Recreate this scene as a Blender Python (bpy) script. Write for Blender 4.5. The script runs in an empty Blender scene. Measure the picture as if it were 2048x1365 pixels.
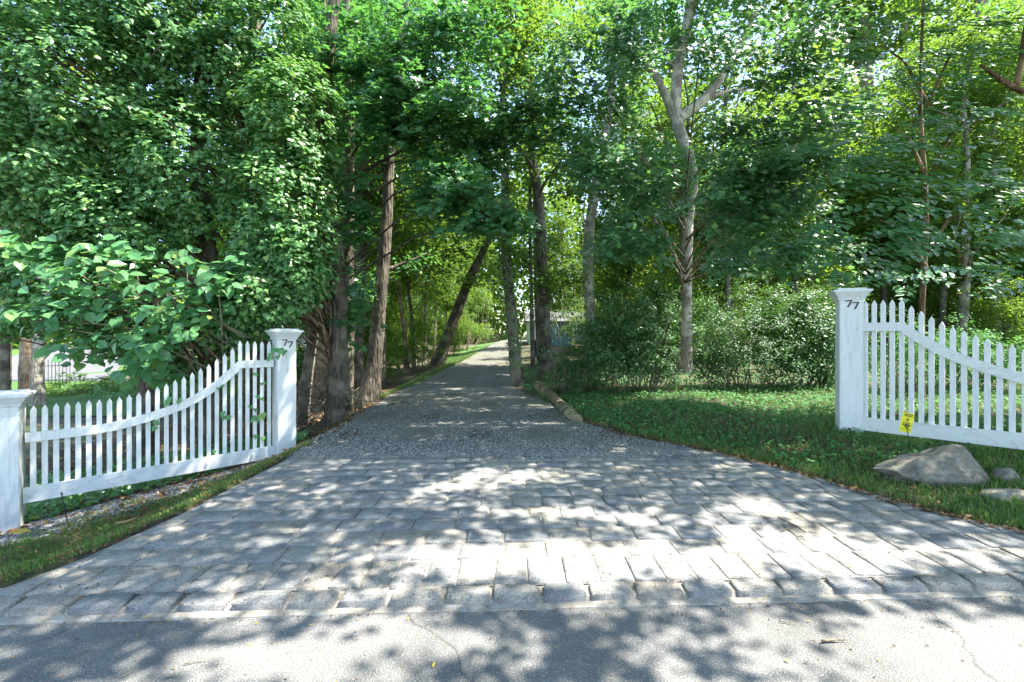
import bpy, bmesh, math, random
import numpy as np
from mathutils import Vector, Matrix, noise as mnoise

S = bpy.context.scene
COL = S.collection
rad = math.radians
R = np.random.default_rng(7)
random.seed(7)

# ------------------------------------------------------------------ camera, sky, sun, exposure
F = 880.0; HZ = 670.0; CH = 1.6           # focal length (px of a 2048 wide picture), horizon row, eye height
cam = bpy.data.cameras.new('camera'); camo = bpy.data.objects.new('camera', cam); COL.objects.link(camo)
camo.location = (0, 0, CH); camo.rotation_euler = (rad(90), 0, 0)
cam.sensor_width = 36.0; cam.lens = 36.0 * F / 2048.0
cam.shift_y = -(682.5 - HZ) / 2048.0
cam.clip_start = 0.05; cam.clip_end = 2000
S.camera = camo

SUN_AZ = (1.0, 0.07); SUN_EL = 59.0
world = bpy.data.worlds.new('World'); S.world = world; world.use_nodes = True
wt = world.node_tree; wt.nodes.clear()
sky = wt.nodes.new('ShaderNodeTexSky'); sky.sky_type = 'NISHITA'; sky.sun_disc = False
sky.sun_elevation = rad(SUN_EL); sky.sun_rotation = math.atan2(SUN_AZ[0], SUN_AZ[1])
sky.air_density = 1.0; sky.dust_density = 0.6; sky.ozone_density = 1.0
bg = wt.nodes.new('ShaderNodeBackground'); bg.inputs['Strength'].default_value = 0.15
wo = wt.nodes.new('ShaderNodeOutputWorld')
wt.links.new(sky.outputs[0], bg.inputs[0]); wt.links.new(bg.outputs[0], wo.inputs[0])

sl = bpy.data.lights.new('sun', 'SUN'); sl.energy = 4.6; sl.angle = rad(0.5); sl.color = (1.0, 0.95, 0.86)
so = bpy.data.objects.new('sun', sl); COL.objects.link(so)
_h = math.hypot(*SUN_AZ)
SD = Vector((SUN_AZ[0] / _h * math.cos(rad(SUN_EL)), SUN_AZ[1] / _h * math.cos(rad(SUN_EL)), math.sin(rad(SUN_EL))))
so.rotation_euler = SD.to_track_quat('Z', 'Y').to_euler(); so.location = (10, 5, 30)

S.view_settings.view_transform = 'Standard'; S.view_settings.look = 'None'
S.view_settings.exposure = 2.2; S.view_settings.gamma = 1.0; S.view_settings.use_curve_mapping = False
S.cycles.max_bounces = 8; S.cycles.diffuse_bounces = 4; S.cycles.glossy_bounces = 3; S.cycles.transmission_bounces = 5
S.cycles.transparent_max_bounces = 4

# ------------------------------------------------------------------ terrain
def ss(a, b, x):
    t = np.clip((np.asarray(x, float) - a) / (b - a), 0, 1); return t * t * (3 - 2 * t)
XR_Y = [-5, 2.7, 2.85, 3.69, 4.23, 5.08, 6.02, 7, 8.05, 10.5, 13, 17, 23.5, 40, 55, 80]
XR_X = [7.0, 5.4, 4.95, 3.98, 3.64, 3.33, 2.75, 1.85, 1.35, .8, .12, .0, .05, .7, 3, 9]
XL_Y = [-5, 2.6, 3.27, 4.14, 6.0, 8.0, 11.3, 17, 25, 40, 55, 80]
XL_X = [-3.5, -3.35, -3.07, -2.94, -2.90, -2.95, -3.2, -3.2, -2.6, -1.7, -.3, 4]
def xr(Y): return np.interp(Y, XR_Y, XR_X)
def xl(Y): return np.interp(Y, XL_Y, XL_X)
def G(X, Y, rough=True):
    X = np.asarray(X, float); Y = np.asarray(Y, float)
    rise = 1.0 * ss(15, 50, Y)
    d = np.maximum(0, xl(Y) - 0.08 - X)
    drop = .9 * (1 - np.exp(-d / 1.7)) * (1 - .35 * ss(10, 22, Y)) * ss(2.2, 4.0, Y)
    e = X - xr(Y) - .05
    bank = .19 * ss(0, 2.4, e) * ss(2.4, 4, Y) + .25 * ss(5, 14, e) * ss(6, 12, Y)
    z = rise - drop + bank
    if rough:
        off = np.clip(np.maximum(d, e), 0, 1)
        z = z + off * (.022 * np.sin(X * 2.1 + 1.3 * np.sin(Y * 1.7)) + .018 * np.sin(Y * 3.1 + X * .9) + .05 * np.sin(X * .5 + 1) * np.cos(Y * .4) * ss(8, 14, Y))
    return z
def W(px, py, Y): return Vector(((px - 1024) / F * Y, Y, CH - (py - HZ) / F * Y))
def hit(px, py):
    Ys = np.linspace(2.2, 120, 12000); X = (px - 1024) / F * Ys; z = CH - (py - HZ) / F * Ys
    i = np.argmax(z <= G(X, Ys)); 
    if i == 0: i = len(Ys) - 1
    return float(X[i]), float(Ys[i])

# ------------------------------------------------------------------ object helpers
def tag(o, label=None, cat=None, group=None, kind=None):
    if label: o['label'] = label
    if cat: o['category'] = cat
    if group: o['group'] = group
    if kind: o['kind'] = kind
    return o
def empty(name, loc, label, cat, group=None):
    o = bpy.data.objects.new(name, None); COL.objects.link(o); o.location = loc; o.empty_display_size = .2
    return tag(o, label, cat, group)
def link(name, me, parent=None, world_space=True):
    o = bpy.data.objects.new(name, me); COL.objects.link(o)
    if parent is not None:
        o.parent = parent
        if world_space: o.matrix_parent_inverse = Matrix.Translation(-Vector(WL(parent)))
    return o
def WL(o):
    v = Vector(o.location)
    if o.parent is not None and o.parent.type == 'EMPTY' and False: v += WL(o.parent)
    return v
def mesh_np(name, V, Fc, mat, nper=None, rnd=None, smooth=False):
    """Fc: (M,k) int array, or list of arrays with different k."""
    me = bpy.data.meshes.new(name)
    if not isinstance(Fc, list): Fc = [Fc]
    V = np.ascontiguousarray(V, dtype=np.float32)
    me.vertices.add(len(V)); me.vertices.foreach_set('co', V.ravel())
    idx = np.concatenate([f.ravel() for f in Fc]).astype(np.int32)
    tot = np.concatenate([np.full(len(f), f.shape[1]) for f in Fc]).astype(np.int32)
    st = np.concatenate([[0], np.cumsum(tot)[:-1]]).astype(np.int32)
    me.loops.add(len(idx)); me.loops.foreach_set('vertex_index', idx)
    me.polygons.add(len(tot)); me.polygons.foreach_set('loop_start', st); me.polygons.foreach_set('loop_total', tot)
    if rnd is not None:
        a = me.attributes.new('rnd', 'FLOAT', 'FACE'); a.data.foreach_set('value', np.ascontiguousarray(rnd, dtype=np.float32))
    me.polygons.foreach_set('use_smooth', np.full(len(tot), smooth))
    me.materials.append(mat); me.update(calc_edges=True)
    return me
class MB:
    """collects simple solids into one mesh"""
    def __init__(s): s.v = []; s.f = []
    def add(s, vs, fs):
        b = len(s.v); s.v += [tuple(v) for v in vs]; s.f += [tuple(i + b for i in f) for f in fs]; return s
    def box(s, x0, x1, y0, y1, z0, z1, M=None):
        vs = [Vector(p) for p in ((x0,y0,z0),(x1,y0,z0),(x1,y1,z0),(x0,y1,z0),(x0,y0,z1),(x1,y0,z1),(x1,y1,z1),(x0,y1,z1))]
        if M is not None: vs = [M @ v for v in vs]
        return s.add(vs, [(0,3,2,1),(4,5,6,7),(0,1,5,4),(1,2,6,5),(2,3,7,6),(3,0,4,7)])
    def frustum(s, w0, z0, w1, z1, M=None):
        a, b = w0 / 2, w1 / 2
        vs = [Vector(p) for p in ((-a,-a,z0),(a,-a,z0),(a,a,z0),(-a,a,z0),(-b,-b,z1),(b,-b,z1),(b,b,z1),(-b,b,z1))]
        if M is not None: vs = [M @ v for v in vs]
        return s.add(vs, [(0,3,2,1),(4,5,6,7),(0,1,5,4),(1,2,6,5),(2,3,7,6),(3,0,4,7)])
    def tube(s, pts, radii, n=8, noise=0.0, seed=0, cap=True, ridges=0):
        pts = [Vector(p) for p in pts]; rings = []
        up = Vector((1, 0, 0)); rs = random.Random(seed)
        ph = rs.random() * 6.28
        for i, p in enumerate(pts):
            d = (pts[min(i + 1, len(pts) - 1)] - pts[max(i - 1, 0)]).normalized()
            a = (up - d * up.dot(d))
            if a.length < 1e-4: a = Vector((0, 1, 0)) - d * d.y
            a.normalize(); b = d.cross(a)
            ring = []
            for k in range(n):
                an = 2 * math.pi * k / n
                r = radii[i]
                if noise: r *= 1 + noise * (rs.random() - .5) + noise * .8 * math.sin(an * 3 + ph + i * .35) * .5
                ring.append(p + (a * math.cos(an) + b * math.sin(an)) * r)
            rings.append(ring)
        vs = [v for r in rings for v in r]; fs = []
        for i in range(len(pts) - 1):
            for k in range(n):
                k2 = (k + 1) % n; fs.append((i*n+k, i*n+k2, (i+1)*n+k2, (i+1)*n+k))
        if cap:
            fs.append(tuple(range(n - 1, -1, -1))); fs.append(tuple(range((len(pts)-1)*n, len(pts)*n)))
        return s.add(vs, fs)
    def mesh(s, name, mat, smooth=False):
        me = bpy.data.meshes.new(name); me.from_pydata(s.v, [], s.f); me.materials.append(mat)
        if smooth: me.polygons.foreach_set('use_smooth', [True] * len(me.polygons))
        me.update(); return me
    def obj(s, name, mat, parent=None, smooth=False): return link(name, s.mesh(name, mat, smooth), parent)

# ------------------------------------------------------------------ materials
def newmat(name):
    m = bpy.data.materials.new(name); m.use_nodes = True; nt = m.node_tree; nt.nodes.clear()
    out = nt.nodes.new('ShaderNodeOutputMaterial'); b = nt.nodes.new('ShaderNodeBsdfPrincipled')
    nt.links.new(b.outputs[0], out.inputs[0]); return m, nt, b, out
def N(nt, t, **kw):
    n = nt.nodes.new(t)
    for k, v in kw.items():
        if k.startswith('i_'): n.inputs[k[2:].replace('_', ' ')].default_value = v
        else: setattr(n, k, v)
    return n
def ramp(nt, src, stops, interp='LINEAR'):
    r = nt.nodes.new('ShaderNodeValToRGB'); r.color_ramp.interpolation = interp
    while len(r.color_ramp.elements) < len(stops): r.color_ramp.elements.new(.5)
    for e, (p, c) in zip(r.color_ramp.elements, stops):
        e.position = p; e.color = (c[0], c[1], c[2], 1) if not isinstance(c, (int, float)) else (c, c, c, 1)
    nt.links.new(src, r.inputs[0]); return r
def mix(nt, a, b, f, mode='MIX'):
    m = nt.nodes.new('ShaderNodeMix'); m.data_type = 'RGBA'; m.blend_type = mode
    for sock, v in ((6, a), (7, b), (0, f)):
        if isinstance(v, bpy.types.NodeSocket): nt.links.new(v, m.inputs[sock])
        elif sock == 0: m.inputs[0].default_value = v
        else: m.inputs[sock].default_value = (v[0], v[1], v[2], 1)
    return m.outputs[2]
def coords(nt, scale=(1, 1, 1), kind='Object'):
    tc = nt.nodes.new('ShaderNodeTexCoord')
    mp = nt.nodes.new('ShaderNodeMapping'); mp.inputs['Scale'].default_value = scale
    if kind == 'World':
        g = nt.nodes.new('ShaderNodeNewGeometry'); nt.links.new(g.outputs['Position'], mp.inputs[0])
    else: nt.links.new(tc.outputs[kind], mp.inputs[0])
    return mp.outputs[0]
def noise(nt, co, scale, detail=4, rough=.55, dist=0):
    n = N(nt, 'ShaderNodeTexNoise'); n.inputs['Scale'].default_value = scale; n.inputs['Detail'].default_value = detail
    n.inputs['Roughness'].default_value = rough; n.inputs['Distortion'].default_value = dist
    nt.links.new(co, n.inputs['Vector']); return n.outputs[0]
def voro(nt, co, scale, feature='F1', out='Distance'):
    n = N(nt, 'ShaderNodeTexVoronoi', feature=feature); n.inputs['Scale'].default_value = scale
    nt.links.new(co, n.inputs['Vector']); return n.outputs[out]
def bump(nt, b, h, strength, dist):
    n = nt.nodes.new('ShaderNodeBump'); n.inputs['Strength'].default_value = strength; n.inputs['Distance'].default_value = dist
    nt.links.new(h, n.inputs['Height']); nt.links.new(n.outputs[0], b.inputs['Normal'])

def leaf_mat(name, cols, trans, tmix=.42, rough=.42, spec=.5):
    """cols: stops (pos,colour) picked per leaf; trans: colour of light passing through"""
    m, nt, b, out = newmat(name)
    at = N(nt, 'ShaderNodeAttribute', attribute_name='rnd'); oi = N(nt, 'ShaderNodeObjectInfo')
    ad = N(nt, 'ShaderNodeMath', operation='ADD'); nt.links.new(at.outputs['Fac'], ad.inputs[0]); nt.links.new(oi.outputs['Random'], ad.inputs[1])
    fr = N(nt, 'ShaderNodeMath', operation='FRACT'); nt.links.new(ad.outputs[0], fr.inputs[0])
    r = ramp(nt, fr.outputs[0], cols)
    nt.links.new(r.outputs[0], b.inputs['Base Color'])
    b.inputs['Roughness'].default_value = rough; b.inputs['Specular IOR Level'].default_value = spec
    tr = N(nt, 'ShaderNodeBsdfTranslucent')
    r2 = mix(nt, r.outputs[0], (trans[0], trans[1], trans[2]), .75)
    nt.links.new(r2, tr.inputs[0])
    ms = N(nt, 'ShaderNodeMixShader'); ms.inputs[0].default_value = tmix
    nt.links.new(b.outputs[0], ms.inputs[1]); nt.links.new(tr.outputs[0], ms.inputs[2]); nt.links.new(ms.outputs[0], out.inputs[0])
    return m
M = {}
M['ivy'] = leaf_mat('ivy_leaf', [(0, (.055, .15, .05)), (.35, (.095, .235, .08)), (.7, (.14, .30, .10)), (.93, (.20, .38, .12)), (1, (.30, .40, .09))], (.22, .46, .06), .36, .36, .5)
M['broad'] = leaf_mat('broad_leaf', [(0, (.065, .18, .08)), (.5, (.10, .26, .10)), (.9, (.15, .33, .12)), (1, (.25, .35, .07))], (.22, .50, .10), .38, .36, .5)
M['maple'] = leaf_mat('maple_leaf', [(0, (.04, .125, .055)), (.5, (.06, .18, .075)), (.88, (.09, .23, .08)), (1, (.18, .29, .06))], (.16, .42, .06), .38, .30, .6)
M['teal'] = leaf_mat('sky_tinted_leaf', [(0, (.055, .145, .07)), (.5, (.085, .21, .10)), (.9, (.13, .28, .12)), (1, (.20, .33, .08))], (.20, .44, .07), .36, .34, .55)  # bluish sky reflection of shaded leaves is put into the colour
M['frond'] = leaf_mat('frond_leaflet', [(0, (.04, .13, .06)), (.6, (.065, .19, .08)), (.92, (.10, .26, .08)), (1, (.18, .30, .06))], (.17, .44, .06), .40, .32, .55)
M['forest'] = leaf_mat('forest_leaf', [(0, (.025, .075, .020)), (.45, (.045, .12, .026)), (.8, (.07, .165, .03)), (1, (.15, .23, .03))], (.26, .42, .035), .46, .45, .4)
M['lime'] = leaf_mat('lime_leaf', [(0, (.045, .12, .022)), (.5, (.075, .17, .028)), (1, (.17, .26, .03))], (.34, .50, .035), .48, .5, .3)
M['shrub'] = leaf_mat('shrub_leaf', [(0, (.025, .075, .025)), (.5, (.04, .115, .035)), (.85, (.07, .17, .045)), (1, (.15, .20, .07))], (.15, .34, .04), .30, .45, .4)
M['grass'] = leaf_mat('grass_blade', [(0, (.06, .14, .03)), (.4, (.10, .21, .045)), (.7, (.16, .27, .06)), (.85, (.24, .24, .10)), (1, (.30, .25, .15))], (.14, .28, .05), .3, .6, .2)
M['cover'] = leaf_mat('ground_cover_leaf', [(0, (.04, .13, .04)), (.6, (.07, .21, .06)), (1, (.13, .29, .07))], (.15, .36, .05), .3, .65, .25)
M['litter'] = leaf_mat('dead_leaf', [(0, (.07, .035, .018)), (.4, (.14, .075, .035)), (.75, (.22, .13, .06)), (.92, (.34, .22, .11)), (1, (.40, .26, .05))], (.2, .12, .04), .12, .7, .2)
M['yellow'] = leaf_mat('yellow_leaf', [(0, (.55, .38, .03)), (.6, (.60, .46, .06)), (1, (.35, .16, .05))], (.5, .4, .04), .2, .6, .3)

def bark(name, c0, c1, c2, moss=.0, sc=1.0):
    m, nt, b, out = newmat(name)
    co = coords(nt, (7 * sc, 7 * sc, 1.3 * sc), 'World'); co2 = coords(nt, (1, 1, 1), 'World')
    n1 = noise(nt, co, 3.0, 6, .65, .4); v = voro(nt, co, 2.6)
    r = ramp(nt, n1, [(.28, c0), (.5, c1), (.72, c2)])
    n2 = noise(nt, co2, 2.3, 4)
    rr = ramp(nt, n2, [(.45, 0.0), (.62, 1.0)])
    c = mix(nt, r.outputs[0], tuple(min(1, x * 1.45) for x in c2), rr.outputs[0])
    fl = ramp(nt, noise(nt, co2, 9, 4), [(.55, 0.), (.66, 1.)])
    mm = N(nt, 'ShaderNodeMath', operation='MULTIPLY'); nt.links.new(fl.outputs[0], mm.inputs[0]); mm.inputs[1].default_value = moss
    c = mix(nt, c, (.07, .11, .035), mm.outputs[0])
    nt.links.new(c, b.inputs['Base Color']); b.inputs['Roughness'].default_value = .9; b.inputs['Specular IOR Level'].default_value = .15
    a = N(nt, 'ShaderNodeMath', operation='ADD'); nt.links.new(n1, a.inputs[0]); nt.links.new(v, a.inputs[1])
    bump(nt, b, a.outputs[0], 1.0, .05 / sc)
    return m
M['bark_dark'] = bark('dark_bark', (.035, .028, .022), (.085, .07, .055), (.15, .13, .10), .5)
M['bark_grey'] = bark('grey_bark', (.07, .06, .05), (.15, .13, .105), (.25, .22, .18), .5)
M['bark_pale'] = bark('pale_bark', (.16, .13, .10), (.27, .235, .19), (.40, .36, .29), .45, 1.3)
M['bark_brown'] = bark('brown_bark', (.08, .05, .035), (.17, .115, .08), (.27, .20, .14), .2)
M['twig'] = bark('twig_bark', (.10, .075, .055), (.19, .15, .11), (.28, .23, .17), .1, 3)
M['log'] = bark('mossy_log_bark', (.08, .06, .04), (.19, .145, .095), (.32, .26, .17), 1.0, 1.5)

def paint():
    m, nt, b, out = newmat('white_paint')
    co = coords(nt, (1, 1, 1), 'World')
    n = noise(nt, co, 5, 5, .6); n2 = noise(nt, co, 60, 3)
    r = ramp(nt, n, [(.35, (.72, .715, .69)), (.6, (.68, .685, .67)), (.8, (.58, .59, .56))])
    r2 = ramp(nt, n2, [(.66, 0.), (.75, 1.)])
    mm = N(nt, 'ShaderNodeMath', operation='MULTIPLY'); nt.links.new(r2.outputs[0], mm.inputs[0]); mm.inputs[1].default_value = .35
    c = mix(nt, r.outputs[0], (.42, .43, .38), mm.outputs[0])
    st = ramp(nt, noise(nt, coords(nt, (16, 16, 1.6), 'World'), 2.2, 5, .65), [(.5, 0.), (.72, .5)]); c = mix(nt, c, (.38, .41, .33), st.outputs[0])
    nt.links.new(c, b.inputs['Base Color']); b.inputs['Roughness'].default_value = .5
    bump(nt, b, n2, .25, .002); return m
M['white'] = paint()
def paint_dirty():
    m, nt, b, out = newmat('weathered_white_paint')
    co = coords(nt, (1, 1, 2.2), 'World')
    n = noise(nt, co, 9, 7, .72, .6); n2 = noise(nt, co, 2.4, 3)
    r = ramp(nt, n, [(.50, 0.), (.66, 1.)]); r2 = ramp(nt, n2, [(.35, .2), (.65, 1.)])
    mm = N(nt, 'ShaderNodeMath', operation='MULTIPLY'); nt.links.new(r.outputs[0], mm.inputs[0]); nt.links.new(r2.outputs[0], mm.inputs[1])
    m2 = N(nt, 'ShaderNodeMath', operation='MULTIPLY'); nt.links.new(mm.outputs[0], m2.inputs[0]); m2.inputs[1].default_value = .55
    c = mix(nt, (.70, .70, .67), (.25, .26, .21), m2.outputs[0])
    nt.links.new(c, b.inputs['Base Color']); b.inputs['Roughness'].default_value = .6; bump(nt, b, n, .3, .002); return m
M['white_dirty'] = paint_dirty()

def granite():
    m, nt, b, out = newmat('granite')
    co = coords(nt, (1, 1, 1), 'World')
    oi = N(nt, 'ShaderNodeObjectInfo')
    sp = noise(nt, co, 150, 3, .7); bl = noise(nt, co, 9, 4, .6); ln = noise(nt, coords(nt, (14, 50, 14), 'World'), 1.2, 4, .6, .5)
    r = ramp(nt, sp, [(.30, (.12, .12, .12)), (.45, (.29, .288, .28)), (.6, (.45, .44, .42)), (.75, (.62, .61, .58))])
    base = ramp(nt, oi.outputs['Random'], [(0, (.72, .74, .77)), (.3, (.88, .88, .88)), (.6, (1.02, .99, .94)), (.85, (1.16, 1.09, .98)), (1, (1.12, 1.0, .86))])
    c = mix(nt, r.outputs[0], base.outputs[0], 1.0, 'MULTIPLY')
    r2 = ramp(nt, bl, [(.3, .72), (.7, 1.15)]); c = mix(nt, c, r2.outputs[0], 1.0, 'MULTIPLY')
    r3 = ramp(nt, ln, [(.35, .84), (.6, 1.08)]); c = mix(nt, c, r3.outputs[0], 1.0, 'MULTIPLY')
    nt.links.new(c, b.inputs['Base Color']); b.inputs['Roughness'].default_value = .75; b.inputs['Specular IOR Level'].default_value = .35
    a = N(nt, 'ShaderNodeMath', operation='MULTIPLY_ADD'); nt.links.new(bl, a.inputs[0]); a.inputs[1].default_value = 2.0; nt.links.new(sp, a.inputs[2])
    a2 = N(nt, 'ShaderNodeMath', operation='ADD'); nt.links.new(a.outputs[0], a2.inputs[0]); nt.links.new(ln, a2.inputs[1])
    bump(nt, b, a2.outputs[0], 1.0, .013); return m
M['granite'] = granite()
def mortar():
    m, nt, b, out = newmat('sandy_mortar')
    co = coords(nt, (1, 1, 1), 'World')
    n = noise(nt, co, 14, 5, .65); f = noise(nt, co, 120, 3)
    r = ramp(nt, n, [(.3, (.20, .17, .135)), (.5, (.31, .285, .245)), (.7, (.42, .40, .36))])
    r2 = ramp(nt, f, [(.3, .7), (.7, 1.15)])
    c = mix(nt, r.outputs[0], r2.outputs[0], 1.0, 'MULTIPLY')
    nt.links.new(c, b.inputs['Base Color']); b.inputs['Roughness'].default_value = .95; bump(nt, b, f, .8, .008); return m
M['mortar'] = mortar()
def asphalt():
    m, nt, b, out = newmat('asphalt')
    co = coords(nt, (1, 1, 1), 'World')
    f = noise(nt, co, 150, 2, .8); v = voro(nt, co, 120); v2 = voro(nt, co, 120, out='Color'); n = noise(nt, co, 1.4, 5, .6)
    r = ramp(nt, f, [(.3, (.085, .085, .084)), (.55, (.18, .178, .17)), (.75, (.34, .33, .31))])
    chip = ramp(nt, v, [(.2, .8), (.42, 0.)])
    sel = N(nt, 'ShaderNodeSeparateColor'); nt.links.new(v2, sel.inputs[0])
    sr = ramp(nt, sel.outputs[0], [(.60, 0.), (.8, 1.)])
    mm = N(nt, 'ShaderNodeMath', operation='MULTIPLY'); nt.links.new(chip.outputs[0], mm.inputs[0]); nt.links.new(sr.outputs[0], mm.inputs[1])
    c = mix(nt, r.outputs[0], (.5, .48, .45), mm.outputs[0])
    r2 = ramp(nt, n, [(.3, .74), (.5, 1.0), (.7, 1.16)]); c = mix(nt, c, r2.outputs[0], 1.0, 'MULTIPLY')
    wv = N(nt, 'ShaderNodeTexVoronoi', feature='DISTANCE_TO_EDGE'); wv.inputs['Scale'].default_value = .55
    wn = N(nt, 'ShaderNodeTexNoise'); wn.inputs['Scale'].default_value = 3; wn.inputs['Detail'].default_value = 6; nt.links.new(co, wn.inputs['Vector'])
    wm = mix(nt, co, wn.outputs['Color'], .28); nt.links.new(wm, wv.inputs['Vector'])
    cr = ramp(nt, wv.outputs['Distance'], [(.0, .35), (.006, 1.)]); c = mix(nt, c, cr.outputs[0], .7, 'MULTIPLY')
    nt.links.new(c, b.inputs['Base Color']); b.inputs['Roughness'].default_value = .85; b.inputs['Specular IOR Level'].default_value = .3
    a = N(nt, 'ShaderNodeMath', operation='ADD'); nt.links.new(f, a.inputs[0]); nt.links.new(v, a.inputs[1])
    bump(nt, b, a.outputs[0], .8, .006); return m
M['asphalt'] = asphalt()
def earth():
    m, nt, b, out = newmat('earth_and_litter')
    co = coords(nt, (1, 1, 1), 'World')
    v = voro(nt, co, 22, out='Color'); n = noise(nt, co, 1.1, 5, .65); f = noise(nt, co, 35, 5, .7)
    sep = N(nt, 'ShaderNodeSeparateColor'); nt.links.new(v, sep.inputs[0])
    r = ramp(nt, sep.outputs[0], [(0, (.035, .024, .015)), (.5, (.075, .05, .03)), (.85, (.13, .09, .05)), (1, (.22, .16, .10))])
    g = ramp(nt, f, [(.35, (.035, .05, .018)), (.65, (.07, .10, .03))])
    sel = ramp(nt, n, [(.44, 0.), (.58, 1.)])
    c = mix(nt, r.outputs[0], g.outputs[0], sel.outputs[0])
    nt.links.new(c, b.inputs['Base Color']); b.inputs['Roughness'].default_value = .95
    bump(nt, b, f, 1.0, .03); return m
M['earth'] = earth()
def lawn():
    m, nt, b, out = newmat('lawn_turf')
    co = coords(nt, (1, 1, 1), 'World')
    f = noise(nt, co, 60, 4, .7); n = noise(nt, co, .8, 5)
    r = ramp(nt, f, [(.3, (.035, .085, .015)), (.55, (.07, .16, .025)), (.75, (.13, .24, .04))])
    r2 = ramp(nt, n, [(.3, .75), (.7, 1.2)]); c = mix(nt, r.outputs[0], r2.outputs[0], 1.0, 'MULTIPLY')
    nt.links.new(c, b.inputs['Base Color']); b.inputs['Roughness'].default_value = .9; bump(nt, b, f, 1.0, .03); return m
M['lawn'] = lawn()
def gravel_sheet():
    m, nt, b, out = newmat('gravel_surface')
    co = coords(nt, (1, 1, 1), 'World')
    v = voro(nt, co, 42, out='Color'); vd = voro(nt, co, 42); n = noise(nt, co, .7, 5, .6)
    n3 = noise(nt, coords(nt, (1.1, .12, 1), 'World'), 1.6, 3)
    sep = N(nt, 'ShaderNodeSeparateColor'); nt.links.new(v, sep.inputs[0])
    r = ramp(nt, sep.outputs[0], [(0, (.085, .08, .075)), (.4, (.17, .165, .155)), (.8, (.27, .26, .24)), (1, (.46, .44, .40))])
    ed = ramp(nt, vd, [(.0, 1.1), (.6, .55)]); c = mix(nt, r.outputs[0], ed.outputs[0], 1.0, 'MULTIPLY')
    mo = ramp(nt, n, [(.36, 0.1), (.60, .7)])
    c = mix(nt, c, (.13, .135, .085), mo.outputs[0])
    nt.links.new(c, b.inputs['Base Color']); b.inputs['Roughness'].default_value = .9; bump(nt, b, vd, .9, .02); return m
M['gravel_sheet'] = gravel_sheet()
def pebble():
    m, nt, b, out = newmat('gravel_stone')
    at = N(nt, 'ShaderNodeAttribute', attribute_name='rnd')
    r = ramp(nt, at.outputs['Fac'], [(0, (.09, .088, .082)), (.4, (.17, .165, .155)), (.75, (.27, .26, .24)), (.93, (.40, .38, .34)), (1, (.56, .53, .47))])
    nt.links.new(r.outputs[0], b.inputs['Base Color']); b.inputs['Roughness'].default_value = .8; return m
M['pebble'] = pebble()
def rock():
    m, nt, b, out = newmat('lichened_rock')
    co = coords(nt, (1, 1, 1), 'World')
    n = noise(nt, co, 7, 8, .7, .5); l = noise(nt, coords(nt, (3, 3, 10), 'World'), 3, 6, .65, .8); f = noise(nt, co, 70, 4, .7)
    r = ramp(nt, n, [(.3, (.13, .11, .09)), (.48, (.27, .24, .195)), (.62, (.40, .36, .29)), (.78, (.55, .50, .41))])
    r2 = ramp(nt, l, [(.35, .7), (.6, 1.15)]); c = mix(nt, r.outputs[0], r2.outputs[0], 1.0, 'MULTIPLY')
    li = ramp(nt, noise(nt, co, 13, 5, .6), [(.56, 0.), (.62, .55)])
    c = mix(nt, c, (.36, .36, .28), li.outputs[0])
    nt.links.new(c, b.inputs['Base Color']); b.inputs['Roughness'].default_value = .85
    a = N(nt, 'ShaderNodeMath', operation='MULTIPLY_ADD'); nt.links.new(n, a.inputs[0]); a.inputs[1].default_value = 2.5; nt.links.new(f, a.inputs[2])
    bump(nt, b, a.outputs[0], 1.0, .03); return m
M['rock'] = rock()
def flat(name, c, rough=.6, metal=0):
    m, nt, b, out = newmat(name)
    n = noise(nt, coords(nt, (1, 1, 1), 'World'), 12, 4)
    r = ramp(nt, n, [(.3, tuple(x * .88 for x in c)), (.7, tuple(min(1, x * 1.08) for x in c))])
    nt.links.new(r.outputs[0], b.inputs['Base Color']); b.inputs['Roughness'].default_value = rough; b.inputs['Metallic'].default_value = metal; return m
M['black'] = flat('black_iron', (.015, .015, .016), .45)
M['sign'] = flat('yellow_sign_card', (.85, .76, .02), .5)
M['ink'] = flat('dark_ink', (.05, .05, .03), .6)
M['numeral'] = flat('dark_bronze_numeral', (.03, .022, .02), .4)
M['house'] = flat('pale_green_siding', (.55, .66, .55), .6)
M['housew'] = flat('white_siding', (.74, .73, .70), .6)
M['blue'] = flat('blue_tarpaulin', (.06, .27, .40), .5)
M['roof'] = flat('grey_shingle', (.12, .12, .125), .85)
M['bin'] = flat('dark_plastic', (.02, .022, .024), .5)
M['glass'] = flat('dark_window_glass', (.04, .05, .06), .08)
M['barkchip'] = flat('orange_bark_strip', (.45, .24, .10), .8)

# ------------------------------------------------------------------ leaf machinery
def T_poly(outline, cz=0.0, edge=-.07, cy=.35):
    pts = [(0, cy, cz)] + [(x, y, edge * (abs(x) * 2)) for x, y in outline]
    n = len(outline); return np.array(pts, float), np.array([(0, 1 + i, 1 + (i + 1) % n) for i in range(n)])
TPL = {
 'maple': T_poly([(0,.02),(.20,-.04),(.52,.10),(.27,.30),(.58,.62),(.18,.62),(0,1.0),(-.18,.62),(-.58,.62),(-.27,.30),(-.52,.10),(-.20,-.04)], .03),
 'ivy': T_poly([(0,.10),(.28,-.04),(.50,.22),(.30,.52),(0,1.0),(-.30,.52),(-.50,.22),(-.28,-.04)], .04, -.12),
}
TPL['ovate'] = (np.array([(0,0,0),(.30,.20,.07),(.33,.55,.06),(0,1,-.08),(-.33,.55,.06),(-.30,.20,.07),(0,.5,-.02)], float),
                np.array([(0,1,6),(1,2,6),(2,3,6),(3,4,6),(4,5,6),(5,0,6)]))
TPL['leaflet'] = (np.array([(0,0,0),(.21,.28,.05),(.19,.62,.04),(0,1,-.06),(-.19,.62,.04),(-.21,.28,.05)], float),
                np.array([(0,1,2),(0,2,3),(0,3,4),(0,4,5)]))
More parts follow.
